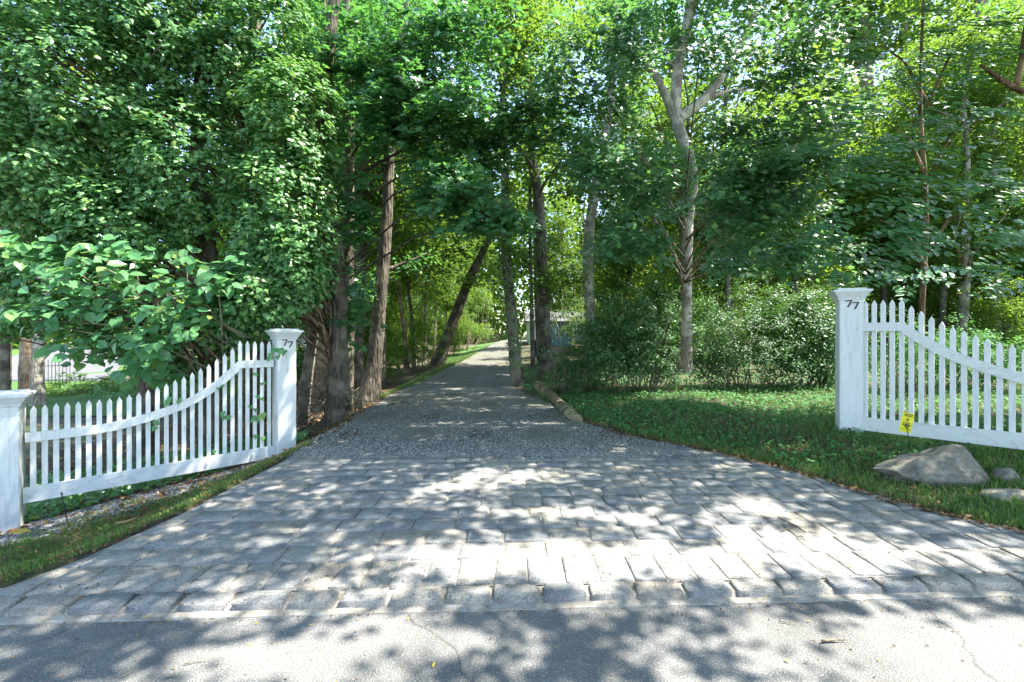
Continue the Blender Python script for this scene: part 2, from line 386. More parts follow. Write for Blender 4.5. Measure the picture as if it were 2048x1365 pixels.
TPL['diamond'] = (np.array([(0,0,0),(.36,.42,.08),(0,1,-.05),(-.36,.42,.08)], float), np.array([(0,1,2),(0,2,3)]))
TPL['blade'] = (np.array([(-.055,0,0),(.055,0,0),(.04,.6,.06),(0,1,.22)], float), np.array([(0,1,2),(0,2,3)]))
def nrm(a): return a / np.maximum(np.linalg.norm(a, axis=1, keepdims=True), 1e-9)
def basis(n, t):
    n = nrm(n); t = nrm(t - n * np.sum(n * t, axis=1, keepdims=True)); s = np.cross(t, n); return s, t, n
def leaf_mesh(name, P, Nn, T, size, tpl, mat, smooth=False):
    tv, tf = TPL[tpl]; s, t, n = basis(Nn, T); k = len(tv); m = len(P)
    V = P[:, None, :] + size[:, None, None] * (tv[None, :, 0:1] * s[:, None, :] + tv[None, :, 1:2] * t[:, None, :] + tv[None, :, 2:3] * n[:, None, :])
    Fc = (tf[None] + (np.arange(m) * k)[:, None, None]).reshape(-1, 3)
    return mesh_np(name, V.reshape(-1, 3), Fc, mat, rnd=np.repeat(R.random(m), len(tf)), smooth=smooth)
_unit = {}
def unit_leaf(tpl, mat, nm):
    k = (tpl, mat.name)
    if k not in _unit:
        tv, tf = TPL[tpl]; _unit[k] = mesh_np(nm, tv, tf, mat, rnd=np.zeros(len(tf)))
    return _unit[k]
def foliage(parent, P, Nn, T, size, tpl, mat, nm='crown', singles=0, single_name='leaf'):
    """joined leaves (stuff) plus the nearest ones in view as parts of their own"""
    # the woods open in front of the pale forked trunk and the flared one, which stay in sight
    qx = 1024 + P[:, 0] / np.maximum(P[:, 1], .5) * F; qy = HZ - (P[:, 2] - CH) / np.maximum(P[:, 1], .5) * F
    tx = np.interp(qy, [0, 60, 150, 235, 290, 355, 440, 560, 748], [1382, 1373, 1355, 1352, 1368, 1385, 1376, 1373, 1370])
    bad = (P[:, 1] > 2) & (P[:, 1] < 15.2) & (abs(qx - tx) < 9 + 20 * R.random(len(P)) ** 2) & (((qy > 110) & (qy < 335)) | ((qy > 470) & (qy < 760)))
    t3 = np.interp(qy, [240, 540, 812], [788, 766, 738]); bad |= (P[:, 1] > 2) & (P[:, 1] < 9.6) & (abs(qx - t3) < 14 + 22 * R.random(len(P)) ** 2) & (qy > 290) & (qy < 830)
    if nm != 'shade': P, Nn, T, size = P[~bad], Nn[~bad], T[~bad], size[~bad]
    pick = np.zeros(len(P), bool)
    if singles:
        u = P[:, 0] / P[:, 1]; w = (P[:, 2] - CH) / P[:, 1]
        vis = (P[:, 1] > 1) & (abs(u) < 1.16) & (w < .76) & (w > -.76)
        key = np.where(vis, size / np.maximum(P[:, 1], .1) ** 1.5 * (0.6 + .4 * R.random(len(P))), -1)
        pick[np.argsort(-key)[:singles]] = True
    rest = ~pick
    objs = []
    if rest.any():
        o = link(nm, leaf_mesh(nm, P[rest], Nn[rest], T[rest], size[rest], tpl, mat), parent)
        o['kind'] = 'stuff'; objs.append(o)
    if singles:
        me = unit_leaf(tpl, mat, single_name)
        s, t, n = basis(Nn[pick], T[pick])
        for i, (p, a, b, c, z) in enumerate(zip(P[pick], s, t, n, size[pick])):
            o = bpy.data.objects.new(single_name, me); COL.objects.link(o); o.parent = parent
            Mx = Matrix(((a[0]*z, b[0]*z, c[0]*z, p[0]), (a[1]*z, b[1]*z, c[1]*z, p[1]), (a[2]*z, b[2]*z, c[2]*z, p[2]), (0, 0, 0, 1)))
            o.matrix_parent_inverse = Matrix.Translation(-Vector(parent.location)); o.matrix_basis = Mx
    return objs
def gauss(n, s=1.0): return R.normal(0, s, (n, 3))
def layer_sprays(C, nl, rad_, leaf, droop=.35, up=.55, thick=.07, face=0.0):
    """flat leafy sprays lying in layers (maple-like). C (k,3)"""
    k = len(C); c = np.repeat(C, nl, 0); m = k * nl
    tilt = np.repeat(gauss(k, .22) + np.array([0, 0, 1]), nl, 0); tilt = nrm(tilt)
    a = R.random(m) * 2 * math.pi; r = np.sqrt(R.random(m)) * rad_ * np.repeat(.6 + .7 * R.random(k), nl)
    el = np.repeat(.55 + .45 * R.random(k), nl); rot = np.repeat(R.random(k) * 6.28, nl)
    dx = np.cos(a) * r; dy = np.sin(a) * r * el
    x = dx * np.cos(rot) - dy * np.sin(rot); y = dx * np.sin(rot) + dy * np.cos(rot)
    d = np.stack([x, y, np.zeros(m)], 1); d[:, 2] = -(tilt[:, 0] * x + tilt[:, 1] * y) / np.maximum(tilt[:, 2], .3) - droop * r * r / rad_
    P = c + d + R.normal(0, thick, (m, 1)) * np.array([0, 0, 1])
    Nn = tilt + gauss(m, up * .6) + np.array([0, -face, 0]); T = np.stack([np.cos(a + rot), np.sin(a + rot), -.5 + 0 * a], 1) + gauss(m, .35)
    return P, Nn, T, leaf * (.65 + .6 * R.random(m))
def ball_sprays(C, out, nl, rad_, leaf, drop=.6):
    """clumps whose leaves face outward and hang (ivy-like). out (k,3) outward directions"""
    k = len(C); m = k * nl; c = np.repeat(C, nl, 0); o = np.repeat(nrm(out), nl, 0)
    d = nrm(gauss(m)) * (R.random((m, 1)) ** .5) * rad_ * np.repeat(.6 + .7 * R.random(k), nl)[:, None]
    d = d * np.array([1, 1, .8]); P = c + d
    Nn = o * .55 + nrm(d) * .4 + np.array([0.15, -.1, .75]) + gauss(m, .33)
    T = np.array([0, 0, -1.0]) * drop + nrm(d) * .4 + gauss(m, .4)
    return P, Nn, T, leaf * (.6 + .7 * R.random(m))
def cat_(*ls): return [np.concatenate(a) for a in zip(*ls)]
def shell_points(n, c, r, lo=.55):
    d = nrm(gauss(n)); q = lo + (1 - lo) * R.random((n, 1)) ** .6
    return np.array(c) + d * q * np.array(r), d

# ------------------------------------------------------------------ the setting: ground, road, drives
def grid_sheet(name, xs, ys, zf, mat, mask=None, parent=None, kind='structure'):
    X, Y = np.meshgrid(xs, ys); Z = zf(X, Y); nx, ny = len(xs), len(ys)
    V = np.stack([X.ravel(), Y.ravel(), Z.ravel()], 1)
    i = np.arange(nx * ny).reshape(ny, nx)
    Fc = np.stack([i[:-1, :-1], i[:-1, 1:], i[1:, 1:], i[1:, :-1]], -1).reshape(-1, 4)
    o = link(name, mesh_np(name, V, Fc, mat, smooth=True), parent)
    if kind: o['kind'] = kind
    return o
def var_axis(segs):
    a = []
    for lo, hi, st in segs: a += list(np.arange(lo, hi, st))
    a.append(segs[-1][1]); return np.array(a)
def g_ground(X, Y):
    z = G(X, Y)
    front = curbY(X)
    on = (X > xl(Y) - .02) & (X < xr(Y) + .02)
    z = np.where(on & (Y > front - .05) & (Y < 6.2), z - .05, z)
    return np.where(Y < front + .08, -.13, z - .004 * 0)
def curbY(X): return 2.70 + .045 * np.asarray(X, float)
xs = var_axis([(-600, -60, 60), (-60, -12, 2), (-12, -7, .4), (-7, 7, .1), (7, 14, .4), (14, 60, 2), (60, 601, 60)])
ys = var_axis([(-300, -20, 40), (-20, 2, 2), (2, 10, .1), (10, 20, .4), (20, 60, 2), (60, 600, 60)])
grid_sheet('ground', xs, ys, g_ground, M['earth'])
# road: a flat sheet running past the drive
def strip(name, ya, xa, xb, zf, mat, nx=10, kind='structure'):
    V = []; 
    for y in ya:
        for k in range(nx + 1):
            t = k / nx; V.append((xa(y) * (1 - t) + xb(y) * t, y))
    V = np.array(V); Z = zf(V[:, 0], V[:, 1]); V = np.column_stack([V, Z]); ny = len(ya)
    i = np.arange(ny * (nx + 1)).reshape(ny, nx + 1)
    Fc = np.stack([i[:-1, :-1], i[:-1, 1:], i[1:, 1:], i[1:, :-1]], -1).reshape(-1, 4)
    o = link(name, mesh_np(name, V, Fc, mat, smooth=True)); o['kind'] = kind; return o
rv = [(-80, curbY(-80) + .0), (80, curbY(80)), (80, curbY(80) - 7.5), (-80, curbY(-80) - 7.5)]
me = mesh_np('road', np.array([(x, y, -.06) for x, y in rv]), np.array([[3, 2, 1, 0]]), M['asphalt']); link('road', me)['kind'] = 'structure'
strip('verge_across_road', np.array([-60, -20, -8.6, -1.2 - 0]), lambda y: -80, lambda y: 80, lambda x, y: np.where(y > -5, -.10, -.03) + 0 * x, M['lawn'], 4) if False else None
# gravel drive
strip('gravel_drive', var_axis([(5.9, 12, .2), (12, 30, .6), (30, 78, 2)]), lambda y: xl(y) + (.0 if y > 8 else 0), lambda y: min(xr(y), 2.35) if y < 7 else xr(y),
      lambda x, y: G(x, y, False) + .006 + .008 * np.sin(x * 3) * np.sin(y * 2) - .02 * np.exp(-((x + .25) / .35) ** 2) * 0, M['gravel_sheet'], 14)

# ---- cobbled apron
bedpts = []
ya = np.linspace(2.83, 6.10, 22); V_ = []
for y in ya:
    for k in range(13):
        x_ = (float(xl(y)) - .02) * (1 - k / 12) + (float(xr(y)) + .02) * k / 12; V_.append((x_, y + .042 * x_, -.011))
i_ = np.arange(len(V_)).reshape(22, 13)
apron = link('driveway_apron', mesh_np('driveway_apron', np.array(V_), np.stack([i_[:-1, :-1], i_[:-1, 1:], i_[1:, 1:], i_[1:, :-1]], -1).reshape(-1, 4), M['mortar'])); apron['kind'] = 'structure'
apron_n = 0
def block_mesh(cor, z, seed, mat, inset=.003, thick=.07, tiltf=0.0, face=None, crown_=.003):
    """one dressed stone from four plan corners (a,b,c,d anticlockwise from front left)"""
    rs = random.Random(seed)
    a, b, c, d = [Vector((p[0], p[1], 0)) for p in cor]; cen = (a + b + c + d) / 4
    out = []
    for p, q, n in ((a, b, 3), (b, c, 2), (c, d, 3), (d, a, 2)):
        for k in range(n):
            v = p.lerp(q, k / n); v = v + (cen - v).normalized() * (inset + rs.random() * .006 + (.005 if k == 0 else 0)); out.append(v)
    n = len(out); zz = z + (rs.random() - .5) * .010; tx, ty = (rs.random() - .5) * .03, (rs.random() - .5) * .03
    def H(v): return zz + (v.x - cen.x) * tx + (v.y - cen.y) * ty + (tiltf * (v.y - d.y) if tiltf else 0)
    vs = [(v.x, v.y, H(v) - thick) for v in out]
    vs += [(v.x, v.y, H(v) - .006 - rs.random() * .004) for v in out]
    top = [v + (cen - v).normalized() * (.007 + .009 * rs.random()) for v in out]
    vs += [(v.x, v.y, H(v) + (rs.random() - .5) * .003) for v in top]
    vs.append((cen.x + (rs.random() - .5) * .05, cen.y + (rs.random() - .5) * .04, H(cen) + crown_ * rs.random()))
    fs = []
    for k in range(n):
        k2 = (k + 1) % n
        fs += [(k, k2, n + k2, n + k), (n + k, n + k2, 2*n + k2, 2*n + k), (2*n + k, 2*n + k2, 3*n)]
    me = bpy.data.meshes.new('paving_stone'); me.from_pydata(vs, [], fs); me.materials.append(mat)
    me.polygons.foreach_set('use_smooth', [True] * len(me.polygons)); me.update()
    return me
def rowline(k):  # Y of the k-th joint line at X=0
    return [2.83, 3.164][k] if k < 2 else 3.164 + (k - 1) * .2395
rs = random.Random(3)
for row in range(13):
    y0, y1 = rowline(row), rowline(row + 1)
    w = .215 if row == 0 else .325
    x = -3.6 - rs.random() * w
    f = lambda X, yy: yy + .042 * X
    while x < 5.2:
        ww = w * (.86 + .3 * rs.random()); x2 = x + ww
        L0, L1 = float(xl(y0)), float(xl(y1)); R0, R1 = float(xr(y0)), float(xr(y1))
        sk = (rs.random() - .5) * .03
        c = [[max(x, L0), 0], [min(x2, R0), 0], [min(x2 + sk, R1), 0], [max(x + sk, L1), 0]]
        x = x2
        if c[1][0] - c[0][0] < .09 or c[2][0] - c[3][0] < .09: 
            if c[1][0] - c[0][0] < .05 or c[2][0] - c[3][0] < .03: continue
        for q, yy in zip(c, (y0, y0, y1, y1)): q[1] = f(q[0], yy) + (rs.random() - .5) * .012
        if abs(c[0][0] / c[0][1]) > 1.35 and abs(c[1][0] / c[1][1]) > 1.35: continue
        o = link('paving_stone', block_mesh(c, 0.0, rs.random(), M['granite']), apron, False); apron_n += 1
# ---- kerb: tilted front course with wide sandy joints
kb = MB()
for i in range(24):
    xa_, xb_ = -6 + i * .5, -5.5 + i * .5
    pr = ((-.06, -.09), (-.05, -.053), (.004, -.048), (.03, -.026), (.25, -.0155))
    kb.add([(xx, curbY(xx) + a, z) for xx in (xa_, xb_) for a, z in pr], [(k, 5 + k, 6 + k, 1 + k) for k in range(4)])
kerb = kb.obj('kerb', M['mortar']); kerb['kind'] = 'structure'
x = -4.2
while x < 4.6:
    ww = .27 + .05 * rs.random(); x2 = x + ww
    y1 = 2.825
    c = [(x, curbY(x) - .004 + (rs.random() - .5) * .012), (x2, curbY(x2) - .004 + (rs.random() - .5) * .012), (x2, y1 + .042 * x2), (x, y1 + .042 * x)]
    me = block_mesh([tuple(float(q) for q in v) for v in c], .004, rs.random(), M['granite'], inset=.004, thick=.085, tiltf=.07, crown_=.004)
    o = link('kerb_stone', me, kerb, False)
    x = x2 + .012 + .012 * rs.random()
# joint ridges between the kerb stones are part of the mortar bed above

# ------------------------------------------------------------------ gravel stones, pebbles
def pebbles(name, P, size, seed=0, label=None, cat=None):
    oct_v = np.array([(1,0,0),(0,1,0),(-1,0,0),(0,-1,0),(0,0,1),(0,0,-.6)], float)
    oct_f = np.array([(0,1,4),(1,2,4),(2,3,4),(3,0,4),(1,0,5),(2,1,5),(3,2,5),(0,3,5)])
    m = len(P); a = R.random(m) * 6.28; ca, sa = np.cos(a), np.sin(a)
    sc = size[:, None] * np.stack([.8 + .5 * R.random(m), .55 + .4 * R.random(m), .35 + .3 * R.random(m)], 1)
    v = oct_v[None] * sc[:, None, :] * (.8 + .4 * R.random((m, 6, 1)))
    X = v[..., 0] * ca[:, None] - v[..., 1] * sa[:, None]; Yy = v[..., 0] * sa[:, None] + v[..., 1] * ca[:, None]
    V = np.stack([X, Yy, v[..., 2]], -1) + P[:, None, :]
    Fc = (oct_f[None, :4] + (np.arange(m) * 6)[:, None, None]).reshape(-1, 3)
    o = link(name, mesh_np(name, V.reshape(-1, 3), Fc, M['pebble'], rnd=np.repeat(R.random(m), 4)))
    return tag(o, label, cat, None, 'stuff')
n = 80000
Y = 5.9 + 16 * R.random(n) ** 2.2 - .25 * R.random(n) ** 3; X = -3.4 + 6 * R.random(n)
ok = (X > xl(Y) - .25 + .2 * R.random(n)) & (X < np.where(Y < 7, np.minimum(xr(Y), 2.6), xr(Y)) + .1 - .25 * R.random(n)); X, Y = X[ok], Y[ok]
pebbles('gravel', np.stack([X, Y, G(X, Y, False) + .008], 1), .007 + .010 * R.random(len(X)) ** 2, label='loose grey gravel of the drive just behind the cobbles', cat='gravel')

# ------------------------------------------------------------------ gate posts and picket fences
ZUP = Matrix.Rotation
def post(base, top, ang, width, label, face_side=None, number=True, wtop=1.0):
    t = empty('gate_post', base, label, 'post')
    Mx = Matrix.Translation(base) @ Matrix.Rotation(ang, 4, 'Z'); h = top - base[2]
    cap0 = h - .165; w = width
    b = MB(); hw = w / 2; e = .010
    # shaft with chamfered corners
    vs = []; pr = [(-hw+e,-hw),(hw-e,-hw),(hw,-hw+e),(hw,hw-e),(hw-e,hw),(-hw+e,hw),(-hw,hw-e),(-hw,-hw+e)]
    for z in (-.25, cap0): vs += [Mx @ Vector((x, y, z)) for x, y in pr]
    b.add(vs, [(k, (k+1) % 8, 8 + (k+1) % 8, 8 + k) for k in range(8)] + [tuple(range(8, 16))])
    b.obj('shaft', M['white'], t)
    c = MB()
    prof = [(w + .012, cap0 - .012), (w + .03, cap0 + .004), (w + .035, cap0 + .02), (w + .075, cap0 + .055), (w + .085, cap0 + .06), (w + .13, cap0 + .10), (w + .135, cap0 + .106), (w + .165, cap0 + .108), (w + .17, cap0 + .135), (w + .16, cap0 + .140), (w + .06, cap0 + .146), (w + .055, h - .004), (w + .04, h)]
    for (w0, z0), (w1, z1) in zip(prof[:-1], prof[1:]):
        a_, b_ = w0 / 2, w1 / 2
        vs = [Mx @ Vector(p) for p in ((-a_,-a_,z0),(a_,-a_,z0),(a_,a_,z0),(-a_,a_,z0),(-b_,-b_,z1),(b_,-b_,z1),(b_,b_,z1),(-b_,b_,z1))]
        c.add(vs, [(0,1,5,4),(1,2,6,5),(2,3,7,6),(3,0,4,7)])
    q = w / 2 + .02; q0 = (w + .012) / 2
    c.add([Mx @ Vector(p) for p in ((-q,-q,h),(q,-q,h),(q,q,h),(-q,q,h))], [(0,1,2,3)])
    c.add([Mx @ Vector(p) for p in ((-q0,-q0,cap0-.012),(q0,-q0,cap0-.012),(q0,q0,cap0-.012),(-q0,q0,cap0-.012))], [(3,2,1,0)])
    c.obj('cap', M['white'], t)
    if number:
        # two numerals, stepped down to the right, each a raised figure 7 on the face towards the road
        H = .105
        for j, (ox, oz) in enumerate(((-.068, cap0 - .058), (.012, cap0 - .088))):
            k = MB(); y = -hw - .009
            def P_(u, v): return (ox + u * H, oz - H * .5 + v * H)
            quad = [[(0, 1.0), (.68, 1.0), (.72, .85), (.03, .83)], [(0, .98), (.03, .86), (.045, .70), (-.03, .72)],
                    [(.50, .86), (.71, .86), (.34, 0), (.12, 0)]]
            for qd in quad:
                pts = [P_(*p) for p in qd]
                front = [Mx @ Vector((p[0], y, p[1])) for p in pts]; back = [Mx @ Vector((p[0], -hw + .002, p[1])) for p in pts]
                k.add(front + back, [(0,3,2,1), (0,1,5,4), (1,2,6,5), (2,3,7,6), (3,0,4,7)])
            k.obj('numeral', M['numeral'], t)
    return t, Mx

def picket_mesh(Mx, x, z0, z1, w=.052, d=.030):
    b = MB(); hw = w / 2
    p = [(-hw, z0), (hw, z0), (hw, z1 - .055), (0, z1), (-hw, z1 - .055)]
    fr = [Mx @ Vector((x + u, -d/2, v)) for u, v in p]; bk = [Mx @ Vector((x + u, d/2, v)) for u, v in p]
    b.add(fr + bk, [(0,1,2,3,4), (9,8,7,6,5), (0,5,6,1), (1,6,7,2), (2,7,8,3), (3,8,9,4), (4,9,5,0)])
    return b
def rail_mesh(Mx, xs_, zlo, zhi, y0, y1, zoff=0):
    b = MB(); vs = []
    for x, a, c in zip(xs_, zlo, zhi): vs += [Mx @ Vector(p) for p in ((x, y0, a), (x, y1, a), (x, y1, c), (x, y0, c))]
    fs = [(3,2,1,0), tuple(len(vs) - 4 + k for k in range(4))]
    for i in range(len(xs_) - 1):
        o = i * 4
        for k in range(4):
            k2 = (k + 1) % 4; fs.append((o + k, o + k2, o + 4 + k2, o + 4 + k))
    return b.add(vs, fs)

# left fence: from the low post at the picture's left edge up to the numbered post
def line_pos(p0, d, s): return (p0[0] + d[0] * s, p0[1] + d[1] * s)
LP0 = (-5.95, 5.47); LD = (.783, .622)
ang_l = math.atan2(LD[1], LD[0])
tops = [(147,555),(199,549),(250,543),(300,540),(348,535),(397,530),(443,527),(489,521),(535,514),(578,505),(620,496),(662,484),(702,470),(742,457),(780,441),(818,425),(855,407),(891,389),(926,371),(961,348),(994,325),(1027,299),(1059,268),(1090,269),(1122,270),(1153,270),(1184,271)]
Ll = np.array([0.1 * i for i in range(27)])
fence_l = empty('picket_fence', (LP0[0], LP0[1], -.5), 'white picket fence with ivy in it left of the drive', 'fence')
ML = Matrix.Translation((LP0[0], LP0[1], 0)) @ Matrix.Rotation(ang_l, 4, 'Z')
def zpx(py, Y): return CH - (py - HZ) / F * Y
bot_l = lambda s: -.44 + .045 * s
for i, (cx, cy) in enumerate(tops):
    Y = LP0[1] + LD[1] * Ll[i]
    zt = zpx(cy / 2.2016 + 560, Y)
    picket_mesh(ML, Ll[i], bot_l(Ll[i]) + .13, zt).obj('picket', M['white'], fence_l)
rc = [(115,692),(200,684),(300,672),(400,660),(480,649),(550,634),(620,614),(700,589),(760,570),(820,545),(880,513),(940,475),(1000,425),(1055,373)]
ru = [c[0] / 2.2016 for c in rc]; sx = []; zc = []
for (cx, cy), u in zip(rc, ru):
    k = (u - 1024) / F; s = (k * LP0[1] - LP0[0]) / (LD[0] - k * LD[1]); sx.append(s); zc.append(zpx(cy / 2.2016 + 560, LP0[1] + LD[1] * s))
xs_ = np.linspace(sx[0], sx[-1], 30); zz = np.interp(xs_, sx, zc)
zz = np.convolve(np.pad(zz, 2, mode='reflect', reflect_type='odd'), np.ones(5) / 5, 'valid')
slope = np.gradient(zz, xs_); th = .056 * np.sqrt(1 + slope ** 2)
rail_mesh(ML, xs_, zz - th, zz + th, -.060, -.018).obj('curved_rail', M['white'], fence_l)
zf = float(zz[-1]); xe = float(xs_[-1])
rail_mesh(ML, [xe - .018, 2.66], [zf - .055] * 2, [zf + .058] * 2, -.063, -.0195).obj('straight_rail', M['white'], fence_l)
rail_mesh(ML, [-.08, 2.68], [bot_l(-.08) - .02, bot_l(2.68) - .06], [bot_l(-.08) + .165, bot_l(2.68) + .135], -.062, -.017).obj('bottom_rail', M['white_dirty'], fence_l)
PW = .285
pc = line_pos(LP0, LD, 2.68 + PW / 2)
post_l, MPl = post(Vector((pc[0] , pc[1] , -.31)), zpx(658, pc[1] - .1), ang_l + rad(6), PW - .0, 'white gate post numbered 77 at the left side of the drive')
pc = line_pos(LP0, LD, -.09 - .17)
post_ll, _ = post(Vector((pc[0], pc[1], -.74)), zpx(783, 5.35), ang_l, .34, 'low white post cut by the left edge, at the fence end', number=False)

# right fence
RP0 = (5.07, 6.31); RD = (.565, -.825)
ang_r = math.atan2(RD[1], RD[0])
MR = Matrix.Translation((RP0[0], RP0[1], 0)) @ Matrix.Rotation(ang_r, 4, 'Z')
fence_r = empty('picket_fence', (RP0[0], RP0[1], .2), 'white picket fence swooping down on the right, above the boulder', 'fence')
topr = [210, 205, 204, 202, 200, 233, 260, 287, 313, 338, 360, 380, 397, 415, 430]
zr = [zpx(t / 2.527 + 520, RP0[1] + RD[1] * .1 * i) for i, t in enumerate(topr)]
while len(zr) < 24: zr.append(zr[-1] - max(.012, (zr[-2] - zr[-1]) * .85))
bot_r = lambda s: .235 + .03 * s
for i, z in enumerate(zr):
    picket_mesh(MR, .1 * i, bot_r(.1 * i) + .13, z).obj('picket', M['white'], fence_r)
rc = [(517,338),(600,391),(700,452),(800,494),(900,531),(1000,563),(1132,601)]
sx = []; zc = []
for cx, cy in rc:
    k = ((cx / 2.527 + 1600) - 1024) / F; s = (k * RP0[1] - RP0[0]) / (RD[0] - k * RD[1]); sx.append(s); zc.append(zpx(cy / 2.527 + 520, RP0[1] + RD[1] * s))
sx.append(2.45); zc.append(zc[-1] - .22)
xs_ = np.linspace(sx[0], sx[-1], 30); zz = np.interp(xs_, sx, zc)
zz = np.convolve(np.pad(zz, 2, mode='reflect', reflect_type='odd'), np.ones(5) / 5, 'valid')
slope = np.gradient(zz, xs_); th = .058 * np.sqrt(1 + slope ** 2)
rail_mesh(MR, xs_, zz - th, zz + th, -.060, -.018).obj('curved_rail', M['white_dirty'], fence_r)
rail_mesh(MR, [-.07, float(xs_[0]) + .02], [float(zz[0]) - .06] * 2, [float(zz[0]) + .06] * 2, -.063, -.0195).obj('straight_rail', M['white'], fence_r)
rail_mesh(MR, [-.07, 2.45], [bot_r(0), bot_r(2.45)], [bot_r(0) + .185, bot_r(2.45) + .185], -.062, -.017).obj('bottom_rail', M['white_dirty'], fence_r)
pc = line_pos(RP0, RD, -.055 - PW / 2)
post_r, MPr = post(Vector((pc[0], pc[1], .17)), zpx(577, pc[1] - .1), ang_r + rad(30), PW, 'taller looking white gate post numbered 77 on the right')

pc = line_pos(RP0, RD, 2.45 + .17)
post(Vector((pc[0], pc[1], .1)), zr[-1] + .08, ang_r, .34, 'low white end post of the right fence', number=False)

# ------------------------------------------------------------------ trees
def spline(pts, step):
    """smooth resample of (x,y,z,r) rows"""
    P = np.array(pts, float); n = len(P)
    if n < 3: return [tuple(p) for p in P]
    out = []
    for i in range(n - 1):
        p0, p1, p2, p3 = P[max(i-1, 0)], P[i], P[i+1], P[min(i+2, n-1)]
        L = np.linalg.norm(p2[:3] - p1[:3]); k = max(1, int(L / step))
        for j in range(k):
            t = j / k; out.append(.5 * ((2*p1) + (-p0+p2)*t + (2*p0-5*p1+4*p2-p3)*t*t + (-p0+3*p1-3*p2+p3)*t**3))
    out.append(P[-1]); return [tuple(p) for p in out]
def trunk(parent, pts, mat, nm='trunk', seed=0, n=12, nz=.10, step=.22):
    s = spline(pts, step); b = MB(); b.tube([p[:3] for p in s], [max(p[3], .003) for p in s], n, nz, seed)
    return b.obj(nm, mat, parent, True)
def px_trunk(rows, lean=0.0, flare=1.5, grow=6.0):
    """rows (px, py, width px) from the base up, all at the depth where the base meets the ground"""
    X, Y = hit(rows[0][0], rows[0][1]); out = []
    for i, (px, py, w) in enumerate(rows):
        p = W(px, py, Y + lean * i); out.append([p.x, p.y, p.z, w * .78 / F * Y / 2])
    base = out[0]; out[0] = list(base); out[0][3] *= 1.15
    out.insert(0, [base[0], base[1], base[2] - .35, base[3] * flare])
    # carry the stem on above the picture
    a, b_ = np.array(out[-2]), np.array(out[-1]); d = b_[:3] - a[:3]; d /= np.linalg.norm(d); d = d * .7 + np.array([0, 0, .3]); 
    out.append(list(b_[:3] + d * grow * .5) + [b_[3] * .7]); out.append(list(b_[:3] + d * grow) + [b_[3] * .3])
    return out, X, Y
def limbs(parent, tr, zmin, n, ln, mat, seed, up=.55, r0=.4, bias=(0, 0)):
    rs = random.Random(seed); s = spline(tr, .3); cand = [p for p in s if p[2] > zmin]
    tips = []
    b = MB()
    for i in range(n):
        p = rs.choice(cand); a = rs.random() * 6.28; L = ln * (.6 + .6 * rs.random())
        d = Vector((math.cos(a) + bias[0], math.sin(a) + bias[1], up * (.5 + rs.random()))).normalized()
        q = Vector(p[:3]); pts = []; r = max(p[3] * r0, .012)
        for k in range(7):
            t = k / 6; pts.append((q.x, q.y, q.z, r * (1 - .85 * t)))
            d = (d + Vector((rs.uniform(-.25, .25), rs.uniform(-.25, .25), rs.uniform(-.12, .2)))).normalized(); q = q + d * L / 6
        b.tube([x[:3] for x in pts], [x[3] for x in pts], 6, .05, i)
        tips += [np.array(x[:3]) for x in pts[3:]]
        # side twigs
        for k in (2, 3, 4, 5):
            a2 = rs.random() * 6.28; dd = Vector((math.cos(a2), math.sin(a2), rs.uniform(-.1, .5))).normalized(); q0 = Vector(pts[k][:3]); LL = L * .3 * (.5 + rs.random())
            q1 = q0 + dd * LL * .5 + Vector((0, 0, .03)); q2 = q0 + dd * LL
            b.tube([q0, q1, q2], [pts[k][3] * .45, pts[k][3] * .3, .003], 4, 0, k); tips.append(np.array(q2))
    o = b.obj('branches', mat, parent, True); o['kind'] = 'stuff'
    return np.array(tips)

